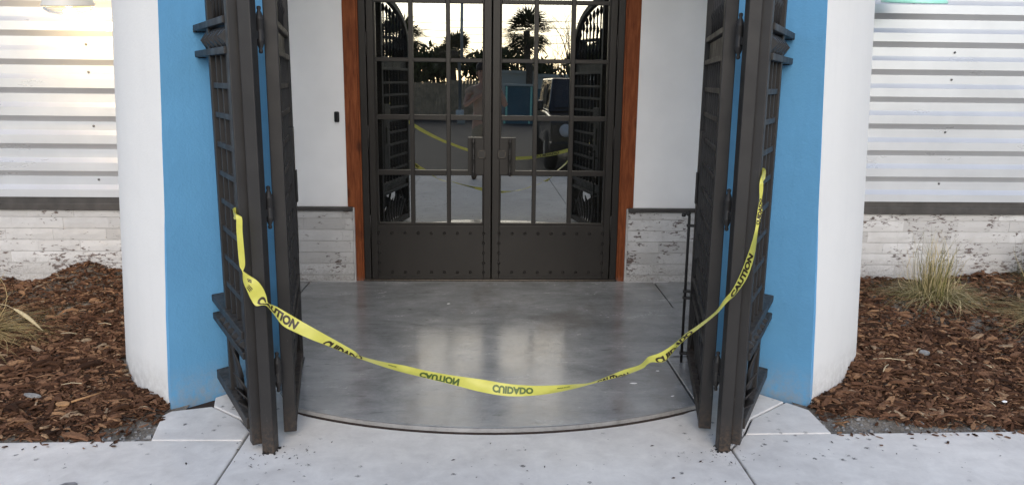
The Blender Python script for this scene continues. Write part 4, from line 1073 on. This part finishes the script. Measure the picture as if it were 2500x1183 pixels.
def palm(x, y, h, rad, label, seed):
    t = thing('palm_tree', label, 'palm tree', (x, y, -.13)); r = np.random.default_rng(seed)
    m = MB(); m.tube([(0, 0, 0), (.05, 0, h*.5), (0, 0, h)], [.20, .16, .15], 9); m.build('trunk', M['bark'], t)
    V, Fc = [], []
    for k in range(64):
        az = r.uniform(0, 2*PI); el = r.uniform(-.9, 1.3); d = Vector((math.cos(az)*math.cos(el), math.sin(az)*math.cos(el), math.sin(el)))
        c = Vector((0, 0, h))+d*rad*r.uniform(.28, .5)-Vector((0, 0, .12)); sd_ = d.cross(Vector((0, 0, 1))).normalized(); up_ = sd_.cross(d)
        for j in range(17):
            a = (j-8)/8*1.7; dd = (d*math.cos(a)+sd_*math.sin(a)+up_*r.uniform(-.1, .15)).normalized(); L = rad*r.uniform(.42, .62); w_ = .032
            n_ = dd.cross(up_).normalized(); p1 = c+dd*L*.6; p2 = c+dd*L-Vector((0, 0, .10*L)); b0 = len(V)
            V.extend([tuple(c), tuple(p1-n_*w_), tuple(p2), tuple(p1+n_*w_)]); Fc.append((b0, b0+1, b0+2, b0+3))
    m = MB(); m.add(V, Fc); m.build('fronds', M['palm_leaf'], t)
palm(1.95, -32, 4.0, 1.55, 'tallest fan palm, standing over the blue shed', 1)
palm(-1.62, -36, 3.15, 1.35, 'short fan palm near the light pole', 2)
palm(-3.7, -28.9, 3.65, 1.30, 'fan palm on the left of the light pole', 3)
def bare_tree(x, y, h, seed):
    t = thing('bare_tree', 'leafless branching tree behind the parked vehicle', 'tree', (x, y, -.13)); q = random.Random(seed); m = MB()
    def br(p, d, L, r_, dep):
        pts = [p]; 
        for i in range(4): d = (d+Vector((q.uniform(-.22, .22), q.uniform(-.22, .22), q.uniform(-.05, .2)))).normalized(); pts.append(pts[-1]+d*L/4)
        m.tube(pts, [r_*(1-.13*i) for i in range(5)], 5 if dep < 2 else 3)
        if dep < 5:
            for _ in range(3 if dep < 3 else 2):
                k = q.randint(2, 4); nd = (d+Vector((q.uniform(-.9, .9), q.uniform(-.9, .9), q.uniform(-.2, .5)))).normalized(); br(pts[k], nd, L*q.uniform(.6, .8), r_*.5, dep+1)
    br(Vector((0, 0, 0)), Vector((-.1, 0, 1)), h*.34, .09, 0); m.build('branches', M['bark'], t)
bare_tree(3.3, -20, 4.8, 3)
pl = thing('light_pole', 'tall grey light pole in the car park', 'light pole', (-.95, -25, -.13))
m = MB(); m.tube([(0, 0, .4), (0, 0, 7)], [.06, .045], 12); m.build('pole', M['steel'], pl)
m = MB(); m.tube([(0, 0, 0), (0, 0, .5)], .16, 14); m.build('base', M['sidewalk'], pl)
m = MB(); m.box(-.2, .2, -.1, .5, 7.0, 7.12); m.build('lamp_head', M['steel'], pl)
for i, z in enumerate((3.55, 3.15, 2.75, 2.35)):
    m = MB(); m.tube([(-30+60*f, -40, z+1.3+1.2*(2*f-1)**2) for f in [k/20 for k in range(21)]], .012, 4)
    tag(m.build('power_line', M['iron']), 'thin power line strung across behind the car park', 'power line', 'power lines behind the car park')
# parked dark vehicle
tk = thing('parked_car', 'dark off-road vehicle parked facing the entrance', 'car', (2.05, -8.35, -.13))
def prof_body(pts, x0, x1, mat, name, taper=0.0):
    m = MB(); n = len(pts); zmin = min(z for _, z in pts); zmax = max(z for _, z in pts)
    vs = [(x+(taper*(z-zmin)/(zmax-zmin+1e-6))*(1 if x == x0 else -1), y, z) for x in (x0, x1) for y, z in pts]
    m.add(vs, [tuple(range(n)), tuple(range(n, 2*n))[::-1]]+[((i+1) % n, i, n+i, n+(i+1) % n) for i in range(n)]); return m.build(name, mat, tk, bevel=.03)
prof_body([(0, .42), (0, .95), (-.10, 1.02), (-1.45, 1.08), (-4.3, 1.08), (-4.4, .95), (-4.4, .45)], -.90, .90, M['car'], 'body')
prof_body([(-1.25, 1.09), (-1.75, 1.74), (-4.25, 1.74), (-4.32, 1.09)], -.84, .84, M['car'], 'cabin', .10)
m = MB(); m.add([(-.72, -1.30, 1.16), (.72, -1.30, 1.16), (.64, -1.712, 1.70), (-.64, -1.712, 1.70)], [(0, 1, 2, 3)]); m.v = [(x, y+.025, z) for x, y, z in m.v]; m.build('windscreen', M['car_glass'], tk)
for sx in (-1, 1):
    m = MB(); m.box(sx*.835, sx*.80, -2.8, -1.9, 1.2, 1.62); m.build('side_window', M['car_glass'], tk)
    m = MB(); m.lathe([(0, -.01), (.11, -.008), (.12, .0), (.11, .02), (0, .025)], (sx*.62, .0, .78), 18, 'y'); m.build('headlight', M['lens'], tk)
    m = MB(); m.box(sx*.92, sx*1.12, -1.55, -1.45, 1.10, 1.30); m.build('mirror', M['car'], tk, bevel=.03)
    for yy in (-.85, -3.5):
        m = MB(); m.lathe([(0, -.12), (.30, -.12), (.37, -.09), (.38, 0), (.37, .09), (.30, .12), (0, .12)], (sx*.82, yy, .38), 22, 'x'); wh = m.build('wheel', M['tyre'], tk)
        m = MB(); m.lathe([(0, -.13), (.10, -.13), (.20, -.115), (.22, -.10), (.22, .10), (.20, .115), (.10, .13), (0, .13)], (sx*.82, yy, .38), 16, 'x'); m.build('rim', M['rim'], wh)
for i in range(7): m = MB(); m.box(-.36+i*.105, -.29+i*.105, -.02, .02, .64, .92); m.build('grille_slot', M['black_plastic'], tk, bevel=.02)
m = MB(); m.box(-.92, .92, -.05, .18, .40, .58); m.build('bumper', M['black_plastic'], tk, bevel=.03)
# second caution tape further out, on two bollards
for sx, x, z in ((-1, -1.80, 1.30), (1, 1.98, .78)):
    b = thing('bollard', '%s slim steel bollard holding the far end of the outer caution tape' % ('left' if sx < 0 else 'right'), 'bollard', (x, -7.32, -.13))
    m = MB(); m.lathe([(.03, 0), (.03, z+.10), (.024, z+.125), (0, z+.13)], seg=12); m.build('post', M['iron'], b)
    m = MB(); m.lathe([(.075, 0), (.075, .012), (.03, .02)], seg=16); m.build('base', M['iron'], b)
O2 = []
for i in range(17):
    f = i/16; x = -1.78+3.74*f; z = 1.215*(1-f)+.613*f-2.55*f*(1-f)*(1-.12*(f-.5)); z = max(z, .20); tw = .035*math.cos(f*9)
    O2.append((x, -7.28, z+.034, x, -7.28+tw*.5, z-.034+abs(tw)*.6))
make_tape(O2, [('CUIDADO', (-1.62, -7.28, 1.0), (-1.40, -7.28, .75), .15, .85, False, 'ink', 0), ('CUIDADO', (.85, -7.28, .3), (1.2, -7.28, .36), .15, .85, False, 'ink', 0), ('CAUTION', (0, -7.28, .25), (.3, -7.28, .25), .15, .85, False, 'ink', 0)], 'caution_tape', 'second yellow caution tape strung between bollards behind the viewer, seen only mirrored')

# ------------------------------------------------------------------ the photographer
def skin_body(name, chains, mat, parent, subs=1):
    # chains: list of [(x, y, z, r), ...]; the first vertex of a later chain may repeat an earlier point to join there
    V, E, Rr = [], [], []; key = {}
    for ch in chains:
        prev = None
        for x, y, z, r_ in ch:
            kx = (round(x, 4), round(y, 4), round(z, 4))
            if kx in key: i = key[kx]
            else: i = len(V); V.append((x, y, z)); Rr.append(r_); key[kx] = i
            if prev is not None and prev != i: E.append((prev, i))
            prev = i
    me = bpy.data.meshes.new(name); me.from_pydata(V, E, []); me.materials.append(mat)
    o = bpy.data.objects.new(name, me); C.objects.link(o); o.parent = parent
    o.modifiers.new('skin', 'SKIN'); lay = me.skin_vertices[0] if me.skin_vertices else None
    if lay is None:
        bm = bmesh.new(); bm.from_mesh(me); bm.verts.layers.skin.verify(); bm.to_mesh(me); bm.free(); lay = me.skin_vertices[0]
    for i, d in enumerate(lay.data): d.radius = (Rr[i], Rr[i]); d.use_root = (i == 0)
    sb = o.modifiers.new('sub', 'SUBSURF'); sb.levels = subs; sb.render_levels = subs
    o.modifiers['skin'].use_smooth_shade = True
    return o
pn = thing('person', 'person in a tan shirt and beige shorts holding up a phone to take the picture', 'person', (-.07, -6.36, -.0))
pel = (0, 0, .92, .135)
ch = [[pel, (0, 0, 1.05, .125), (0, 0, 1.22, .145), (0, 0, 1.36, .12), (0, .01, 1.45, .055), (0, .02, 1.50, .055), (0, .03, 1.57, .085), (0, .03, 1.65, .088), (0, .02, 1.71, .055)]]
for sx in (-1, 1):
    ch.append([pel, (sx*.095, 0, .86, .10), (sx*.10, .01, .68, .082), (sx*.105, .015, .50, .058), (sx*.11, -.005, .34, .055), (sx*.115, -.01, .12, .036), (sx*.115, 0, .06, .04), (sx*.12, .10, .035, .035), (sx*.125, .16, .03, .028)])
hands = {-1: (.06, .25, 1.40), 1: (.235, .26, 1.44)}
for sx in (-1, 1):
    hx_, hy_, hz_ = hands[sx]
    el_ = (sx*.27 if sx < 0 else .33, .08, 1.12)
    ch.append([(0, 0, 1.36, .12), (sx*.13, 0, 1.38, .062), (sx*.19, .0, 1.36, .058), (*el_, .043), ((el_[0]+hx_)/2, (el_[1]+hy_)/2+.02, (el_[2]+hz_)/2-.01, .038), (hx_, hy_-.05, hz_-.05, .026), (hx_, hy_-.01, hz_-.01, .030)])
    for k in range(4):
        b = (hx_, hy_-.01, hz_-.01); ox_ = (k-1.5)*.012; L = (.055, .065, .062, .048)[k]
        ch.append([(*b, .03), (hx_+sx*.012, hy_+.01, hz_+ox_+.01, .0085), (hx_+sx*.004, hy_+.03, hz_+ox_+.016, .008), (hx_-sx*.012, hy_+.032+L*.1, hz_+ox_+.018, .007)])
    ch.append([(hx_, hy_-.01, hz_-.01, .03), (hx_-sx*.014, hy_-.008, hz_+.022, .010), (hx_-sx*.022, hy_+.006, hz_+.042, .008)])
skin_body('body', ch, M['skin'], pn)
sh = [[(0, 0, .90, .152), (0, 0, 1.05, .145), (0, 0, 1.22, .165), (0, 0, 1.36, .138), (0, .005, 1.425, .075)]]
for sx in (-1, 1): sh.append([(0, 0, 1.36, .138), (sx*.13, 0, 1.38, .08), (sx*.20, .0, 1.36, .076), ((sx*.19+(-.27 if sx < 0 else .33))/2+sx*.02, .03, 1.27, .066)])
skin_body('shirt', sh, M['shirt'], pn)
so_ = [[(0, 0, .94, .15), (0, 0, .885, .15)]]
for sx in (-1, 1): so_.append([(0, 0, .885, .15), (sx*.095, 0, .82, .112), (sx*.10, .01, .68, .10), (sx*.105, .015, .54, .088)])
skin_body('shorts', so_, M['shorts'], pn)
for sx in (-1, 1): skin_body('boot', [[(sx*.115, -.01, .16, .05), (sx*.115, -.005, .06, .052), (sx*.12, .10, .04, .046), (sx*.125, .19, .035, .036)]], M['boot'], pn)
m = MB(); m.lathe([(.03, 1.78), (.07, 1.765), (.098, 1.73), (.105, 1.68), (.10, 1.65)], (0, .015, 0), 18); m.build('cap', M['hair'], pn)
m = MB(); m.lathe([(0, -.02), (.008, -.016), (.012, 0), (.006, .02), (0, .024)], (0, .118, 1.60), 8, 'z'); m.build('nose', M['skin'], pn)
for sx in (-1, 1):
    m = MB(); m.lathe([(0, -.006), (.009, 0), (0, .006)], (sx*.032, .108, 1.635), 8, 'y'); m.build('eye', M['hair'], pn)
    m = MB(); m.lathe([(0, -.012), (.026, -.006), (.026, .006), (0, .012)], (sx*.088, .03, 1.61), 10, 'x'); m.build('ear', M['skin'], pn)
m = MB(); m.box(-.02, .02, .112, .116, 1.555, 1.561); m.build('mouth', M['boot'], pn)
ph = thing('phone', 'black phone held up in both hands of the person', 'phone', (.02, -6.065, 1.46))
m = MB(); m.box(-.075, .075, -.004, .004, -.036, .036); m.build('case', M['black_plastic'], ph, bevel=.004)
m = MB(); m.lathe([(0, .0), (.007, 0), (.007, .0045), (0, .005)], (.055, -.0, .02), 12, 'y'); m.build('camera_lens', M['car_glass'], ph)
